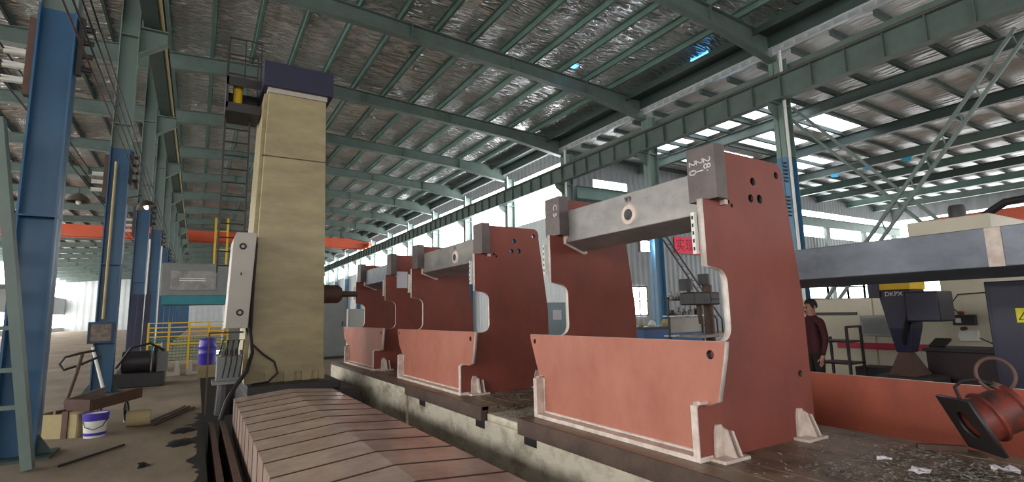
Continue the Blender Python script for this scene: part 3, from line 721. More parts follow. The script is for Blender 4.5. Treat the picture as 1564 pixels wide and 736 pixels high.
# conduits on columns 2..4
for (y, x0, zt, zb, lab) in ((LCOLY[3], -1.9, 5.6, 1.75, 'pale conduit pipe running down the second blue column'), (LCOLY[4], -1.58, 4.6, .1, 'thin white pipe down the third blue column'), (LCOLY[5], -1.58, 5.2, .1, 'pale pipe standing at the fourth blue column')):
    b = MB(); b.tube([(x0, y-.2, zb), (x0, y-.2, zt)], .03, 10); tag(b.build('conduit_pipe', M['card'] if y < 17 else M['white'], loc=(x0, y-.2, zb)), lab, 'pipe')
# glass fronted box
t = thing('junction_box', 'square glass fronted junction box on the second blue column', 'box', (-1.9, LCOLY[3]-.25, 1.15))
y = LCOLY[3]-.16; b = MB(); b.box(-2.16, -1.66, y-.12, y, 1.18, 1.68); b.build('case', M['blue'], t, bevel=.005)
b = MB(); b.box(-2.1, -1.72, y-.126, y-.121, 1.24, 1.62); b.build('glass_front', mat('brown_box_interior', (120, 104, 86), .3, 0, .7, 9, (60, 50, 44)), t)
b = MB(); b.bar((-2.13, y-.12, 1.21), (-1.69, y-.12, 1.21), .03); b.bar((-2.13, y-.12, 1.65), (-1.69, y-.12, 1.65), .03); b.bar((-2.13, y-.12, 1.21), (-2.13, y-.12, 1.65), .03); b.bar((-1.69, y-.12, 1.21), (-1.69, y-.12, 1.65), .03); b.build('frame', M['charcoal'], t)
b = MB(); b.tube([(-2.05, LCOLY[3]-.2, 1.1), (-1.75, LCOLY[3]-.35, .06)], .035, 10); tag(b.build('white_pole', M['white'], loc=(-1.9, LCOLY[3]-.3, .06)), 'white pole propped against the foot of the second blue column', 'pole')
# flat hand cart
t = thing('hand_cart', 'rusty flat hand cart with spoked wheels and a tall handle', 'cart', (-1.5, 12.2, 0))
def wheel(c, r):
    b = MB(); b.ring(c, (1, .25, 0), r, .018, 24, 8)
    for k in range(3):
        a = math.pi*k/3; d = Vector((-.25*math.cos(a), math.cos(a), math.sin(a))).normalized()*r; b.tube([Vector(c)-d, Vector(c)+d], .01, 6)
    b.tube([Vector(c)-Vector((.04, .01, 0)), Vector(c)+Vector((.04, .01, 0))], .03, 8); return b
tray = MB()
A = Vector((-1.62, 10.35, .36)); Bv = Vector((-1.3, 10.2, .34)); Cv = Vector((-.74, 11.1, .38)); D = Vector((-1.3, 11.6, .38)); up = Vector((0, 0, .17))
def slabq(b, p, q, h, th=.03):
    d = (q-p).normalized(); n_ = d.cross(Vector((0, 0, 1))).normalized()*th/2
    return b.add([p-n_, q-n_, q+n_, p+n_, p-n_+h, q-n_+h, q+n_+h, p+n_+h], [(0,3,2,1),(4,5,6,7),(0,1,5,4),(1,2,6,5),(2,3,7,6),(3,0,4,7)])
tray.add([A, Bv, Cv, D, A+Vector((0,0,.03)), Bv+Vector((0,0,.03)), Cv+Vector((0,0,.03)), D+Vector((0,0,.03))], [(0,3,2,1),(4,5,6,7),(0,1,5,4),(1,2,6,5),(2,3,7,6),(3,0,4,7)])
tray.build('tray_floor', M['rust'], t)
for (p, q) in ((A, Bv), (Bv, Cv), (A, D)): slabq(MB(), p, q, up).build('tray_side', M['rust'], t)
for c in ((-.92, 10.95, .18), (-1.3, 11.15, .18)): wheel(c, .165).build('wheel', M['charcoal'], t)
b = MB(); b.bar((-1.5, 10.45, .36), (-1.72, 10.25, .36), .05); b.build('prop', M['rust'], t)
b = MB(); b.tube([(-1.7, 10.85, .4), (-1.62, 11.0, .85), (-1.58, 11.1, 1.15)], .028, 8); b.build('handle_post', M['rust'], t)
b = MB(); b.tube([(-1.42, 11.2, 1.2), (-1.6, 11.1, 1.17), (-1.78, 11.0, 1.12), (-1.84, 11.0, 1.02), (-1.78, 11.0, .92), (-1.6, 11.1, .98), (-1.35, 11.2, 1.1)], .02, 8); b.build('handle_loop', M['charcoal'], t, smooth=True)
# bucket, panel, block, rods
t = thing('paint_bucket', 'white paint bucket with purple rim and label, beside the cream board', 'bucket', (-1.2, 10.0, 0))
b = MB(); b.lathe((-1.2, 10.0, 0), [(0, 0), (.13, 0), (.155, .33), (.145, .33), (.12, .02), (0, .02)], 26); b.build('pail', M['white'], t, smooth=True)
b = MB(); b.lathe((-1.2, 10.0, 0), [(.148, .24), (.156, .24), (.163, .345), (.15, .345)], 26); b.build('rim_band', M['purple'], t, smooth=True)
b = MB(); b.lathe((-1.2, 10.0, 0), [(.133, .03), (.137, .03), (.14, .07), (.136, .07)], 26); b.build('label_band', M['purple'], t, smooth=True)
b = MB(); b.tube([(-1.35, 9.95, .26), (-1.3, 9.86, .16), (-1.2, 9.83, .12), (-1.1, 9.86, .16), (-1.05, 9.95, .26)], .006, 6); b.build('bail_handle', M['charcoal'], t)
t = thing('storage_crate', 'cream sided crate on the floor at the foot of the cart handle', 'crate', (-1.65, 10.3, 0))
b = MB(); A_ = Vector((-1.93, 10.3, 0)); B_ = Vector((-1.42, 10.05, 0)); C_ = Vector((-1.3, 10.4, 0)); D_ = Vector((-1.8, 10.65, 0))
for p, q in ((A_, B_), (B_, C_), (C_, D_), (D_, A_)):
    slabq(MB(), p, q, Vector((0, 0, .34)), .02).build('side_board', M['card'], t)
b = MB(); b.add([A_+Vector((0,0,.01)), B_+Vector((0,0,.01)), C_+Vector((0,0,.01)), D_+Vector((0,0,.01))], [(0, 1, 2, 3)]); b.build('bottom', M['card'], t)
b = MB(); slabq(b, Vector((-1.6, 10.12, 0)), Vector((-1.53, 10.085, 0)), Vector((0, 0, .38)), .03); b.build('batten', M['rust'], t)
b = MB(); b.lathe((-.72, 10.55, .12), [(0, -.16), (.12, -.16), (.13, 0), (.12, .16), (0, .16)], 12, 'X'); tag(b.build('stone_block', M['card'], smooth=True, loc=(-.72, 10.55, 0)), 'pale round stump lying right of the paint bucket', 'block')
for k, (p, q) in enumerate((((-.52, 10.5, .02), (-.03, 12.1, .02)), ((-.5, 10.35, .02), (.05, 11.9, .02)), ((-.55, 10.75, .02), (-.1, 12.2, .02)))):
    b = MB(); b.tube([p, q], .018, 8); tag(b.build('steel_rod', M['rust'], loc=p), 'thin rod lying on the floor past the paint bucket', 'rod', 'rods on the floor')
b = MB(); b.tube([(-1.3, 8.15, .015), (-.75, 9.0, .015)], .014, 6); tag(b.build('steel_rod', M['charcoal'], loc=(-1.3, 8.15, 0)), 'single dark rod lying on the floor near the leaning ladder', 'rod')
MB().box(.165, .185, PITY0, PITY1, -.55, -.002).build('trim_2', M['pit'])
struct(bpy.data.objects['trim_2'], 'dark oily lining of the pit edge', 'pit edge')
b = MB(); vs = []; n = 60
for k in range(n):
    y = 4.6+6.6*k/(n-1); w_ = .05+.16*max(0, math.sin(k*.55))*random.random()+.1*random.random()
    vs += [(.172-w_, y, .004), (.172, y, .004)]
b.add(vs, [(2*k, 2*k+1, 2*k+3, 2*k+2) for k in range(n-1)])
o = b.build('oil_stain', M['pit'], loc=(.1, 8, 0)); tag(o, 'ragged black oil dirt along the pit edge', 'oil stain', kind='stuff')
def rag(x, y, r, e, lab):
    b = MB(); n = 16; vs = [(x, y, .05)]
    for q, h in ((.55, .045), (1., .004)):
        for k in range(n):
            a = 2*math.pi*k/n; rr = r*q*random.uniform(.55, 1.25); vs.append((x+rr*math.cos(a), y+e*rr*math.sin(a), h*random.uniform(.6, 1)))
    fs = [(0, k+1, (k+1) % n+1) for k in range(n)]+[(k+1, n+k+1, n+(k+1) % n+1, (k+1) % n+1) for k in range(n)]
    b.add(vs, fs); tag(b.build('oily_rag', M['pit'], smooth=True, loc=(x, y, 0)), lab, 'rag')
rag(-.45, 7.6, .07, 1.2, 'small dark leaf like scrap on the bare floor')
rag(-.08, 9.6, .15, 1.6, 'black oily rag at the pit edge near the hydraulic tank')
rag(-.1, 8.7, .17, 1.5, 'black oily rag at the pit edge, midway along the cover')
# pump machine at the third column
t = thing('pump_unit', 'dark greasy pump with flywheel at the foot of the third blue column', 'pump', (-1.2, 17.2, 0))
b = MB(); b.box(-1.75, -.65, 16.6, 17.7, 0, .35); b.build('bed', M['charcoal'], t, bevel=.02)
b = MB(); b.tube([(-1.6, 17.1, .62), (-1.0, 17.1, .62)], .28, 20); b.build('motor', M['charcoal'], t, smooth=True)
b = MB(); b.ring((-.9, 17.1, .65), (1, 0, 0), .3, .05, 24, 8); b.build('flywheel', M['black'], t, smooth=True)
b = MB(); b.box(-.85, -.6, 16.9, 17.4, .35, .85); b.tube([(-.72, 17.1, .85), (-.72, 17.1, 1.1)], .07, 12); b.build('pump_head', M['midgrey'], t, bevel=.01)
b = MB(); b.tube([(-.7, 16.9, .9), (-1., 16.7, 1.1), (-1.4, 16.7, 1.0), (-1.7, 16.8, .5)], .03, 8); b.build('pipe', M['black'], t, smooth=True)
# dark boards leaning on the third column
for k in range(3):
    b = MB(); x = -1.95+.2*k; b.prism([(21.5, 0), (21.55, 0), (22.0, 2.6), (21.95, 2.6)], 'X', x, x+.17); tag(b.build('dark_board', M['navy'], loc=(x, 21.6, 0)), 'tall dark board leaning on the third blue column', 'board', 'boards on the third column')
# far left bay: orange crane, rack
def crane(name, x0, x1, y, z0, z1, lab):
    t = thing('bridge_crane', lab, 'crane', ((x0+x1)/2, y, z0))
    b = MB(); b.box(x0, x1, y, y+.5, z0, z1); b.build('bridge_beam', M['cranered'], t)
    b = MB(); b.box(x0, x0+.4, y-1.5, y+2, z0+.1, z0+.5); b.box(x1-.4, x1, y-1.5, y+2, z0+.1, z0+.5); b.build('end_carriage', M['cranered'], t)
    b = MB(); b.box(x0, x1, y+1.4, y+1.9, z0, z1); b.build('bridge_beam', M['cranered'], t)
    return t
crane('crane', -1.6, 18.5, 66., 10.4, 11.5, 'orange bridge crane spanning the far end of the main hall')
crane('crane', -24, -2.6, 60., 9.6, 10.6, 'orange bridge crane spanning the far left bay')
t = thing('bridge_crane', 'orange crane beam beyond the blue grey beam at the right', 'crane', (40, 4, 6.2))
MB().box(39.8, 40.3, -10, 13.6, 6.25, 7.0).build('bridge_beam', M['cranered'], t); MB().box(41.4, 41.9, -10, 13.6, 6.25, 7.0).build('bridge_beam', M['cranered'], t)
MB().box(39.2, 42.5, 13.3, 13.8, 6.0, 6.4).build('end_carriage', M['cranered'], t)
t = thing('storage_rack', 'orange red lattice rack behind the leaning ladder', 'rack', (-5.2, 14.5, 0))
for x in (-5.9, -5.2, -4.5):
    b = MB(); b.bar((x, 14.5, 0), (x, 14.5, 2.6), .07); b.build('upright', M['cranered'], t)
for z in (.5, 1.1, 1.7, 2.3, 2.6):
    b = MB(); b.bar((-5.9, 14.5, z), (-4.5, 14.5, z), .05); b.build('rail', M['cranered'], t)
# far machine, fence, barrel, troughs
t = thing('distant_machine', 'grey machine body with recessed panel and yellow rails beyond the cream column', 'machine', (.4, 22, 0))
b = MB(); b.box(-1.15, 1.9, 22, 24, 2.55, 3.72); b.build('body', M['midgrey'], t, bevel=.02)
b = MB(); b.box(-.85, .55, 21.97, 22, 2.75, 3.45); pa = b.build('recessed_panel', M['rawsteel'], t, bevel=.01)
b = MB(); b.box(-.6, .2, 21.95, 21.97, 3.08, 3.11); b.box(-.6, .2, 21.95, 21.97, 3.16, 3.18); b.build('groove', M['white'], pa)
b = MB(); b.box(-1.1, 1.9, 22.05, 24, 2.25, 2.55); b.build('skirt', M['tealpaint'], t)
b = MB(); b.box(.9, 2.2, 22.6, 24.4, 0, 2.3); b.build('pedestal', M['midgrey'], t)
b = MB()
for x in (.45, .85): b.bar((x, 22.3, 3.72), (x, 22.3, 5.5), .07)
for z in (4.3, 5.0): b.bar((.45, 22.3, z), (.85, 22.3, z), .04)
b.build('yellow_rail', M['yellow'], t)
t = thing('safety_fence', 'yellow railed fence with green mesh on the far floor', 'fence', (-.2, 21.2, 0))
for i_ in range(5):
    x = -1.35+i_*.58; b = MB(); b.bar((x, 21.2, 0), (x, 21.2, 1.62), .06); b.build('post', M['yellow'], t)
for z in (1.6, 1.45, 1.3, 1.15, .9):
    b = MB(); b.bar((-1.35, 21.2, z), (.97, 21.2, z), .035 if z > .95 else .05); b.build('rail', M['yellow'], t)
b = MB()
for i_ in range(24): b.bar((-1.33+i_*.098, 21.23, .35), (-1.33+i_*.098, 21.23, 1.15), .016)
for z in [.35+.1*i_ for i_ in range(9)]: b.bar((-1.33, 21.23, z), (.95, 21.23, z), .03)
b.build('mesh_panel', M['greenmesh'], t)
t = thing('plastic_barrel', 'violet blue plastic barrel by the far yellow fence', 'barrel', (.33, 18.2, 0))
b = MB(); b.box(.1, .56, 18, 18.4, 0, .36); b.build('stand', M['card'], t)
b = MB(); b.lathe((.33, 18.2, .36), [(0, 0), (.2, .0), (.23, .08), (.23, .3), (.245, .32), (.23, .34), (.23, .5), (.245, .52), (.23, .54), (.22, .72), (.1, .78), (0, .78)], 22); b.build('drum', M['purple'], t, smooth=True)
for (x0, x1, y, lab) in ((-1.3, -.35, 19.3, 'left low grey concrete trough on the far floor'), (-.2, .0+.9, 19.4, 'right low grey concrete trough in front of the fence')):
    b = MB(); b.prism([(x0, 0), (x1, 0), (x1-.08, .42), (x1-.14, .42), (x1-.16, .1), (x0+.16, .1), (x0+.14, .42), (x0+.08, .42)], 'Y', y, y+.5); tag(b.build('concrete_trough', M['machgrey'], loc=(x0, y, 0)), lab, 'trough')
# far cabinets to the right of the spindle
for (x0, x1, y, z, m, lab) in ((4.4, 5.3, 22, 2.6, 'midgrey', 'tall grey machine cabinet right of the spindle'), (5.6, 6.4, 23, 2.0, 'white', 'white machine cabinet far behind the spindle'), (6.6, 7.4, 21, 2.3, 'sheetlight', 'pale cabinet seen past the farthest red frame')):
    t = thing('machine_cabinet', lab, 'cabinet', (x0, y, 0))
    b = MB(); b.box(x0, x1, y, y+.8, .1, z); b.build('body', M[m], t, bevel=.02)
    b = MB(); b.box(x0+.05, x1-.05, y+.05, y+.75, 0, .1); b.build('plinth', M['charcoal'], t)
    b = MB(); b.box(x0+.06, x1-.06, y-.015, y, .2, z-.12); d_ = b.build('door', M[m], t, bevel=.005)
    b = MB(); b.box(x1-.2, x1-.15, y-.04, y-.015, z*.5, z*.5+.2); b.build('handle', M['black'], d_)

# ------------------------------------------------------------------ right background
# person
def skin_body(pts, edges, radii, mats, name, parent, root=0, sub=2):
    me = bpy.data.meshes.new(name); off = Vector(LOC.get(parent.name, (0, 0, 0)))
    me.from_pydata([tuple(Vector(p)) for p in pts], edges, [])
    o = bpy.data.objects.new(name, me); COL.objects.link(o)
    s = o.modifiers.new('skin', 'SKIN'); s.use_smooth_shade = True
    sv = me.skin_vertices[0].data
    for i_, r in enumerate(radii): sv[i_].radius = r if isinstance(r, tuple) else (r, r)
    sv[root].use_root = True
    su = o.modifiers.new('sub', 'SUBSURF'); su.levels = sub; su.render_levels = sub
    dg = bpy.context.evaluated_depsgraph_get(); dg.update()
    m2 = bpy.data.meshes.new_from_object(o.evaluated_get(dg)); bpy.data.objects.remove(o)
    for m in mats: m2.materials.append(m)
    o = bpy.data.objects.new(name, m2); COL.objects.link(o); o.parent = parent; LOC[o.name] = tuple(off)
    m2.shade_smooth()
    return o
def person(px, py, rot, label):
    t = thing('person', label, 'person', (px, py, 0))
    P = []; E = []; Rr = []
    def v(p, r, link=None):
        P.append(p); Rr.append(r)
        if link is not None: E.append((link, len(P)-1))
        return len(P)-1
    # local: faces -y
    pel = v((0, 0, .95), (.15, .11)); wa = v((0, 0, 1.1), (.145, .1), pel); ch = v((0, -.01, 1.3), (.17, .115), wa); sh = v((0, .01, 1.42), (.13, .09), ch)
    nk = v((0, 0, 1.5), .058, sh); hd0 = v((0, -.015, 1.57), (.07, .085), nk); hd1 = v((0, -.01, 1.64), (.078, .098), hd0); hd2 = v((0, 0, 1.71), (.06, .075), hd1)
    ns = v((0, -.115, 1.605), .014, hd0)
    fingers = []
    for s in (-1, 1):
        hip = v((s*.09, 0, .9), .095, pel); kn = v((s*.1, -.01, .5), .068, hip); an = v((s*.1, .02, .1), .05, kn); v((s*.11, -.12, .05), .045, an)
        so = v((s*.19, .01, 1.4), .062, sh); el = v((s*.235, .03, 1.12), .05, so); wr = v((s*.24, -.05, .87), .033, el); pm = v((s*.238, -.075, .8), (.022, .035), wr)
        for q, (dy, ln) in enumerate(((-.03, .06), (-.01, .072), (.01, .066), (.028, .05))):
            f1 = v((s*.238, -.08+dy, .76), .0095, pm); v((s*.225, -.085+dy, .76-ln), .008, f1)
        th = v((s*.215, -.11, .8), .011, pm); v((s*.2, -.13, .765), .009, th)
    o = skin_body(P, E, Rr, [M['trouser'], M['maroon'], M['skin'], M['black']], 'body', t)
    idx = []
    for p in o.data.polygons:
        c = p.center
        if c.z > 1.5: k_ = 2
        elif abs(c.x) > .17 and c.z < .87: k_ = 2
        elif c.z < .09: k_ = 3
        elif c.z < .9: k_ = 0
        else: k_ = 1
        idx.append(k_)
    o.data.polygons.foreach_set('material_index', idx)
    b = MB(); vs = []; n = 16; rows = 8
    for i_ in range(rows+1):
        ph = math.pi*.62*i_/rows
        for k_ in range(n):
            a = 2*math.pi*k_/n; r = math.sin(ph); yy_ = math.sin(a)*r*.108; xx_ = math.cos(a)*r*.09; zz_ = math.cos(ph)*.12
            if yy_ < -.04 and zz_ < .04: yy_ = max(yy_, -.075); zz_ = max(zz_, .03)
            vs.append((px+xx_, py+.012+yy_, 1.665+zz_))
    fs = [(i_*n+k_, (i_+1)*n+k_, (i_+1)*n+(k_+1) % n, i_*n+(k_+1) % n) for i_ in range(rows) for k_ in range(n)]
    b.add(vs, fs).build('hair', M['hair'], t, smooth=True)
    b = MB()
    for s in (-1, 1): b.tube([(px+s*.032, py-.092, 1.635), (px+s*.032, py-.1, 1.635)], .011, 8)
    b.build('eyes', M['hair'], t)
    b = MB(); b.tube([(px-.025, py-.098, 1.563), (px, py-.103, 1.561), (px+.025, py-.098, 1.563)], .006, 6); b.build('mouth', M['bannerink'], t)
    b = MB()
    for s in (-1, 1): b.tube([(px+s*.08, py+.01, 1.60), (px+s*.092, py+.015, 1.63), (px+s*.082, py+.01, 1.66)], [.01, .016, .012], 8)
    b.build('ears', M['skin'], t, smooth=True)
    t.rotation_euler = (0, 0, rot)
person(8.72, 4.86, R2(-112), 'person in dark maroon jacket and black trousers standing behind the red plate')
# trolley with shelves
t = thing('shelf_trolley', 'dark steel shelf trolley beside the standing person', 'trolley', (9.3, 4.75, 0))
for x in (9.05, 9.5):
    for y in (4.5, 5.0):
        b = MB(); b.bar((x, y, .06), (x, y, 1.12 if y > 4.8 else 1.3), .035); b.build('post', M['charcoal'], t)
for z in (.35, .7, 1.05):
    b = MB(); b.box(9.03, 9.52, 4.48, 5.02, z, z+.025); b.build('shelf', M['charcoal'], t)
b = MB(); b.bar((9.05, 4.5, 1.3), (9.5, 4.5, 1.3), .035); b.build('push_handle', M['charcoal'], t)
for k in range(4):
    b = MB(); x, y = (9.05, 9.5)[k % 2], (4.5, 5.0)[k//2]; b.tube([(x-.02, y, .05), (x+.02, y, .05)], .05, 12); b.build('caster', M['black'], t)
# ivory cnc machine along x = 10.3
XC = 10.3
t = thing('cnc_machine', 'large ivory machine tool with a crimson stripe behind the orange panel', 'machine', (11.2, 3.5, 0))
b = MB(); b.box(XC, 12.6, 4.65, 6.3, .3, 1.78); b.build('left_housing', M['cncwhite'], t, bevel=.03)
b = MB(); b.box(XC+.02, 12.6, 3.1, 4.65, .3, 1.84); b.build('main_housing', M['cncwhite'], t, bevel=.03)
b = MB(); b.box(XC, 12.8, 2.0, 3.62, .3, 2.75); b.build('cabinet', M['cncwhite'], t, bevel=.03)
b = MB(); b.box(XC+.1, 12.2, 2.9, 4.0, 2.75, 3.02); b.build('top_housing', M['cncwhite'], t, bevel=.02)
b = MB(); b.lathe((XC+.6, 3.45, 3.02), [(.0, .0), (.12, 0), (.12, .2), (.1, .26), (0, .27)], 16); b.build('top_motor', M['charcoal'], t, smooth=True)
b = MB(); b.tube([(XC+.6, 3.1, 3.05), (XC+.5, 2.8, 3.2), (XC+.4, 2.5, 3.2), (XC+.3, 2.2, 2.9)], .06, 10); b.build('top_hose', M['black'], t, smooth=True)
b = MB(); b.box(XC-.012, XC+.03, 3.75, 5.3, .87, .98); b.build('stripe', M['pinkred'], t)
b = MB(); b.box(XC-.03, XC+.02, 4.38, 4.86, 1.1, 1.46); wn = b.build('window_frame', M['rawsteel'], t, bevel=.008)
b = MB(); b.box(XC-.035, XC-.03, 4.42, 4.82, 1.14, 1.42); b.build('window_pane', M['midgrey'], wn)
b = MB(); b.box(XC+.1, 12.5, 2.1, 6.2, 0, .3); b.build('plinth', M['charcoal'], t)
b = MB(); b.box(XC-.5, XC, 3.7, 4.8, 0, .6); b.build('chip_tray', M['charcoal'], t, bevel=.01)
b = MB(); b.bar((XC-.02, 5.65, 1.5), (XC-.02, 4.9, 1.5), .05); b.build('grab_rail', M['charcoal'], t)
# navy arm with yellow cap
t = thing('manipulator', 'navy blue tapering machine arm with yellow cap and black motor box', 'machine arm', (9.1, 3.7, 0))
b = MB(); b.add([(8.85, 3.9, 1.86), (8.85, 3.46, 1.86), (9.3, 3.46, 1.86), (9.3, 3.9, 1.86), (8.85, 3.8, 1.3), (8.85, 3.5, 1.3), (9.2, 3.5, 1.3), (9.2, 3.8, 1.3), (8.9, 3.76, .95), (8.9, 3.56, .95), (9.1, 3.56, .95), (9.1, 3.76, .95)],
    [(0,1,2,3),(0,4,5,1),(1,5,6,2),(2,6,7,3),(3,7,4,0),(4,8,9,5),(5,9,10,6),(6,10,11,7),(7,11,8,4),(8,11,10,9)]); b.build('arm_body', M['navy'], t, bevel=.01)
b = MB(); b.box(8.82, 9.32, 3.45, 3.92, 1.86, 2.0); b.build('yellow_cap', M['yellow'], t, bevel=.01)
b = MB(); b.box(8.8, 9.3, 3.85, 4.0, 1.75, 2.3); b.box(8.9, 9.3, 3.45, 3.9, 2.0, 2.6); b.build('upper_arm', M['navy'], t, bevel=.01)
text_on('cap_lettering', 'DKPX', .09, M['white'], t, (8.845, 3.68, 1.8), (0, -1, 0), (0, 0, 1))
b = MB(); b.box(8.6, 9.1, 3.06, 3.46, 1.4, 1.82); b.build('motor_box', M['navy'], t, bevel=.02)
b = MB(); b.tube([(8.85, 3.48, 1.62), (8.75, 3.5, 1.45), (8.82, 3.6, 1.2), (8.95, 3.65, 1.0)], .03, 8); b.build('cable', M['black'], t, smooth=True)
b = MB(); b.add([(8.8, 3.85, .62), (8.8, 3.5, .62), (9.3, 3.5, .62), (9.3, 3.85, .62), (8.92, 3.74, .95), (8.92, 3.6, .95), (9.08, 3.6, .95), (9.08, 3.74, .95)], [(3,2,1,0),(4,5,6,7),(0,1,5,4),(1,2,6,5),(2,3,7,6),(3,0,4,7)]); b.build('foot_cone', M['rust'], t)
b = MB(); b.box(8.75, 9.35, 3.3, 4.0, 0, .62); b.build('pedestal', M['charcoal'], t, bevel=.01)
# control boxes on the ivory cabinet
for (y0, y1, z0, z1, lab) in ((3.2, 3.48, 1.3, 1.46, 'black socket box with red plug on the ivory cabinet, the upper one'), (3.19, 3.42, 1.06, 1.22, 'lower small white and black socket box on the ivory cabinet')):
    t = thing('socket_box', lab, 'socket box', (XC-.06, (y0+y1)/2, z0))
    b = MB(); b.box(XC-.1, XC-.002, y0, y1, z0, z1); b.build('case', M['charcoal'] if z0 > 1.2 else M['white'], t, bevel=.006)
    b = MB(); b.box(XC-.106, XC-.1, y0+.17, y0+.24, z0+.04, z0+.11); b.build('label_plate', M['white'], t)
    b = MB(); b.tube([(XC-.15, y0+.16, z1+.03), (XC-.05, y0+.16, z1+.03)], .03, 10); b.build('plug', M['red_light'] if z0 > 1.2 else M['charcoal'], t)
    b = MB(); b.tube([(XC-.06, y0+.2, z1+.03), (XC-.05, y0+.3, z1+.15), (XC-.05, y0+.18, z1+.32), (XC-.05, y0-.2, z1+.34)] if z0 > 1.2 else [(XC-.05, y0, z0+.05), (XC-.08, y0-.15, z0-.03), (XC-.05, y0-.3, z0)], .008, 6); b.build('cable', M['black'], t, smooth=True)
# brown chest in front of ivory cabinet, dark cabinet with sign
t = thing('steel_chest', 'dark brown steel chest in front of the ivory cabinet', 'chest', (9.9, 3.2, 0))
b = MB(); b.box(9.6, 10.2, 2.75, 3.66, 0, .93); b.build('body', mat('dark_brown_chest', (52, 34, 36), .5, 0, .2, 3), t, bevel=.01)
b = MB(); b.box(9.57, 10.23, 2.72, 3.69, .93, .98); b.build('lid', M['charcoal'], t, bevel=.006)
b = MB(); b.bar((9.62, 3.52, 1.0), (9.9, 3.52, 1.1), .2, .03); b.build('keypad', M['black'], t)
t = thing('control_cabinet', 'dark blue grey control cabinet bearing a yellow warning sign', 'cabinet', (8.7, 2.0, 0))
b = MB(); b.box(8.4, 9.2, 1.45, 2.5, .08, 1.9); b.build('body', M['navy'], t, bevel=.012)
b = MB(); b.box(8.45, 9.15, 1.5, 2.45, 0, .08); b.build('plinth', M['black'], t)
b = MB(); b.box(8.385, 8.4, 1.5, 2.46, .15, 1.85); dr = b.build('door', M['navy'], t, bevel=.004)
b = MB(); b.box(8.378, 8.385, 2.06, 2.235, 1.4, 1.57); sg = b.build('warning_sign', M['signyellow'], t)
b = MB(); b.prism([(2.075, 1.43), (2.22, 1.43), (2.147, 1.55)], 'X', 8.376, 8.378); b.build('triangle', M['black'], sg)
b = MB(); b.prism([(2.092, 1.439), (2.203, 1.439), (2.147, 1.53)], 'X', 8.3745, 8.376); b.build('triangle_field', M['signyellow'], sg)
text_on('exclamation_mark', '!', .08, M['black'], sg, (8.374, 2.147, 1.475), (0, -1, 0), (0, 0, 1), .0005)
# things seen through the nearest frame
t = thing('tool_bench', 'blue steel workbench cluttered with parts, at the foot of the blue column', 'workbench', (13.4, 12.3, 0))
b = MB(); b.box(12.1, 14.9, 12, 12.9, .08, 1.05); b.build('cabinet', M['blue'], t, bevel=.015)
b = MB(); b.box(12.05, 14.95, 11.95, 12.95, 1.05, 1.12); b.build('bench_top', M['charcoal'], t)
b = MB(); b.box(12.15, 14.85, 12.05, 12.85, 0, .08); b.build('plinth', M['black'], t)
for i_, (x, m) in enumerate(((12.35, 'card'), (12.85, 'white'), (13.5, 'card'), (14.1, 'midgrey'), (14.6, 'rawsteel'))):
    b = MB(); r_ = .1+.03*(i_ % 3); b.lathe((x, 12.4, 1.12), [(0, 0), (r_, 0), (r_*1.1, .06), (r_*.7, .12+.03*i_), (r_*.4, .16+.03*i_), (0, .16+.03*i_)], 14); tag(b.build('machine_part', M[m], smooth=True, loc=(x, 12.4, 1.12)), ['tan part at the left end of the blue workbench', 'white part second from the left on the workbench', 'tan part in the middle of the blue workbench', 'grey part right of the middle of the workbench', 'steel part at the right end of the blue workbench'][i_], 'part')
t = drill = thing('drilling_machine', 'old dark drilling machine with belt head, seen in the nearest frame opening', 'drilling machine', (11.3, 9.2, 0))
b = MB(); b.box(10.9, 11.9, 8.9, 9.9, 0, .25); b.build('base', M['charcoal'], t, bevel=.02)
b = MB(); b.tube([(11.6, 9.5, .25), (11.6, 9.5, 2.3)], .13, 16); b.build('pillar', M['rust'], t, smooth=True)
b = MB(); b.box(10.75, 11.8, 9.25, 9.75, 1.75, 2.1); b.build('head', M['charcoal'], t, bevel=.04)
b = MB(); b.tube([(10.75, 9.5, 2.15), (10.75, 9.5, 2.45)], .18, 16); b.build('pulley_cover', M['charcoal'], t, smooth=True)
b = MB(); b.tube([(11.5, 9.5, 2.3), (11.5, 9.5, 2.6)], .16, 16); b.build('motor', M['charcoal'], t, smooth=True)
b = MB(); b.tube([(11.1, 9.4, 1.75), (11.1, 9.4, 1.25)], [.08, .04], 12); b.build('spindle', M['rust'], t, smooth=True)
b = MB(); b.box(10.7, 11.45, 9.1, 9.8, .9, .98); b.build('work_table', M['rawsteel'], t, bevel=.01)
b = MB()
for k in range(3):
    a = k*2.1; b.tube([(11.3, 9.15, 1.9), (11.3+.25*math.cos(a), 9.1, 1.9+.25*math.sin(a))], .012, 6)
b.build('feed_handle', M['charcoal'], t)
t = rack = thing('parts_rack', 'cluttered rack of small machine parts left of the drilling machine', 'rack', (10.6, 10.6, 0))
for x in (9.9, 11.3):
    b = MB(); b.bar((x, 10.6, 0), (x, 10.6, 2.0), .05); b.build('upright', M['charcoal'], t)
for z in (.9, 1.45, 1.9):
    b = MB(); b.box(9.88, 11.32, 10.4, 10.8, z, z+.03); b.build('shelf', M['white'] if z < 1.5 else M['charcoal'], t)
b = MB(); b.box(9.92, 11.28, 10.62, 10.64, 1.0, 1.42); b.build('back_board', M['machgrey'], t)
i_ = 0
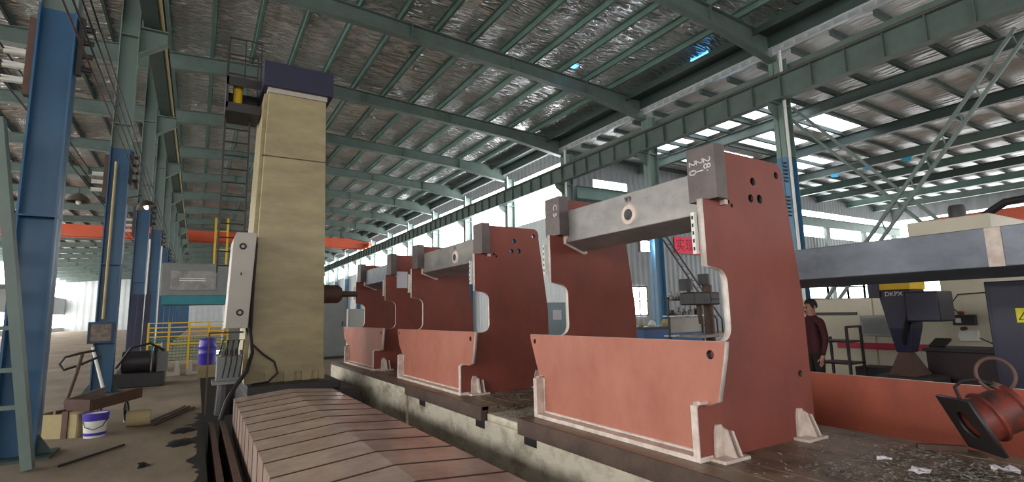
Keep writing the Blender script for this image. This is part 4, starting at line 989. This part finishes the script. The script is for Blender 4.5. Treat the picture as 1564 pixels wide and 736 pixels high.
for z in (1.484, 1.934):
    for x in (11.5, 11.75, 12.0, 12.25, 12.5):
        b = MB(); r_ = .09+.03*random.random(); hh = random.uniform(.12, .32); b.lathe((x, 10.3, z), [(0, 0), (r_, 0), (r_, hh*.4), (r_*.6, hh*.5), (r_*.6, hh), (0, hh)], 12)
        tag(b.build('gear_part', M[random.choice(['midgrey', 'charcoal', 'rawsteel', 'rust'])], smooth=True, loc=(x, 10.3, z)), 'small greasy gear part on the cluttered rack', 'part', 'parts on the cluttered rack'); i_ += 1
drill.location.x += .45; rack.location.x += 1.45; rack.location.y -= .3
# banner, leaning ladder, floodlight
t = thing('wall_banner', 'red banner with dark characters on the grey end wall', 'banner', (30, YE-.09, 5.7))
b = MB(); b.box(28.5, 33., YE-.1, YE-.05, 5.55, 6.75); b.build('cloth', M['bannerred'], t)
text_on('banner_characters', '实现工', .95, M['bannerink'], t, (30.05, YE-.105, 6.12), (1, 0, 0), (0, 0, 1))
t = thing('wall_ladder', 'dark ladder leaning diagonally across the grey end wall', 'ladder', (26.5, 23.9, 0))
for d in (0, .55):
    b = MB(); b.bar((24.6+d, 23.9, 8.1), (30.6+d, 23.5, .9), .08, .08); b.build('stile', M['charcoal'], t)
for k in range(15):
    f_ = (k+.5)/15; p = Vector((24.6, 23.9, 8.1)).lerp(Vector((30.6, 23.5, .9)), f_); b = MB(); b.bar(p, p+Vector((.55, 0, .0)), .05); b.build('rung', M['charcoal'], t)
b = MB(); b.bar((30.6, 23.5, .0), (30.6, 23.5, .95), .08); b.bar((31.15, 23.5, 0), (31.15, 23.5, .95), .08); b.build('support_leg', M['charcoal'], t)
t = thing('floodlight', 'glaring floodlight under the nearest grey beam, left of the blue column', 'floodlight', (18.2, 17.85, 4.7))
b = MB(); b.box(17.9, 18.5, 17.7, 17.9, 4.4, 4.95); b.build('housing', M['charcoal'], t, bevel=.01)
b = MB(); b.box(17.93, 18.47, 17.67, 17.69, 4.43, 4.92); b.build('lamp_face', M['lampglow'], t)
b = MB(); b.bar((18.18, 17.85, 4.68), (18.685, 17.85, 4.68), .05); b.build('bracket', M['charcoal'], t)
# grey cabinet seen in the second frame's throat
t = thing('electric_cabinet', 'pale blue grey electric cabinet behind the second red frame', 'cabinet', (6.5, 8.6, 0))
b = MB(); b.box(5.9, 7.4, 8.6, 9.4, .1, 1.85); b.build('body', mat('pale_blue_grey', (140, 158, 166), .5, 0, .1, 2), t, bevel=.015)
b = MB(); b.box(5.95, 7.35, 8.65, 9.35, 0, .1); b.build('plinth', M['charcoal'], t)
b = MB(); b.box(6.15, 6.35, 8.58, 8.6, 1.5, 1.7); b.build('notice', M['paper'], t)
# blue film scraps and roof gaps
for (x, y, z, sx, sy, lab) in ((13.9, 17.2, 12.3, .35, .3, 'glowing blue roof gap between the purlins, nearer the middle of the roof'), (18.0, 13.6, 12.3, .3, .9, 'blue glowing roof gap near the upper right eave')):
    b = MB(); b.box(x-sx/2, x+sx/2, y-sy/2, y+sy/2, zs(x)-.03, zs(x)-.01); struct(b.build('skylight', M['glow_blue'], loc=(x, y, z)), lab, 'roof gap')
for (x, y, lab) in ((38.4, 18.6, 'cyan film scrap on the girder, left one'), (38.4, 16.5, 'cyan film scrap hanging on the girder beside the brace'), (38.4, 14.2, 'small cyan film scrap on the girder at the right'), (47.7, 9.4, 'cyan film scrap on the farthest girder at the right')):
    b = MB(); b.add([(x-.2, y-.3, ZR-.79), (x-.2, y+.3, ZR-.79), (x-.22, y+.25, ZR-1.0), (x-.24, y-.2, ZR-1.08)], [(0, 1, 2, 3)]); o = b.build('film_scrap', M['cyan'], loc=(x, y, ZR-.8)); sm = o.modifiers.new('t', 'SOLIDIFY'); sm.thickness = .01; tag(o, lab, 'film')

# ------------------------------------------------------------------ light, world, camera
w = bpy.data.worlds.new('sky'); SC.world = w; w.use_nodes = True
bg = w.node_tree.nodes['Background']; bg.inputs[0].default_value = (1, .985, .965, 1); bg.inputs[1].default_value = 2.6
cam = bpy.data.cameras.new('camera'); co = bpy.data.objects.new('camera', cam); COL.objects.link(co)
cam.sensor_fit = 'HORIZONTAL'; cam.sensor_width = 36; cam.lens = 36*790/1564; cam.clip_end = 400; cam.clip_start = .05
def nrm(v): return v.normalized()
F_, CX, CY = 790., 782., 368.
dY = Vector((300-CX, 490-CY, F_)).normalized(); dX = Vector((2100-CX, 447-CY, F_)); dX = (dX-dY*dX.dot(dY)).normalized(); dZ = dX.cross(dY)
if dZ.y > 0: dZ = -dZ
right = Vector((dX.x, dY.x, dZ.x)); down = Vector((dX.y, dY.y, dZ.y)); fwd = Vector((dX.z, dY.z, dZ.z))
mw = Matrix.Identity(4)
for i_, vv in enumerate((right, -down, -fwd)):
    for j_ in range(3): mw[j_][i_] = vv[j_]
mw.translation = Vector((0, 0, 1.65)); co.matrix_world = mw
SC.camera = co
vs_ = SC.view_settings; vs_.view_transform = 'Standard'; vs_.look = 'None'; vs_.gamma = 1; vs_.use_curve_mapping = False; vs_.exposure = 0.6
SC.cycles.use_denoising = True; SC.cycles.max_bounces = 8; SC.cycles.diffuse_bounces = 5; SC.cycles.glossy_bounces = 4; SC.cycles.caustics_reflective = False; SC.cycles.caustics_refractive = False; SC.cycles.sample_clamp_indirect = 8
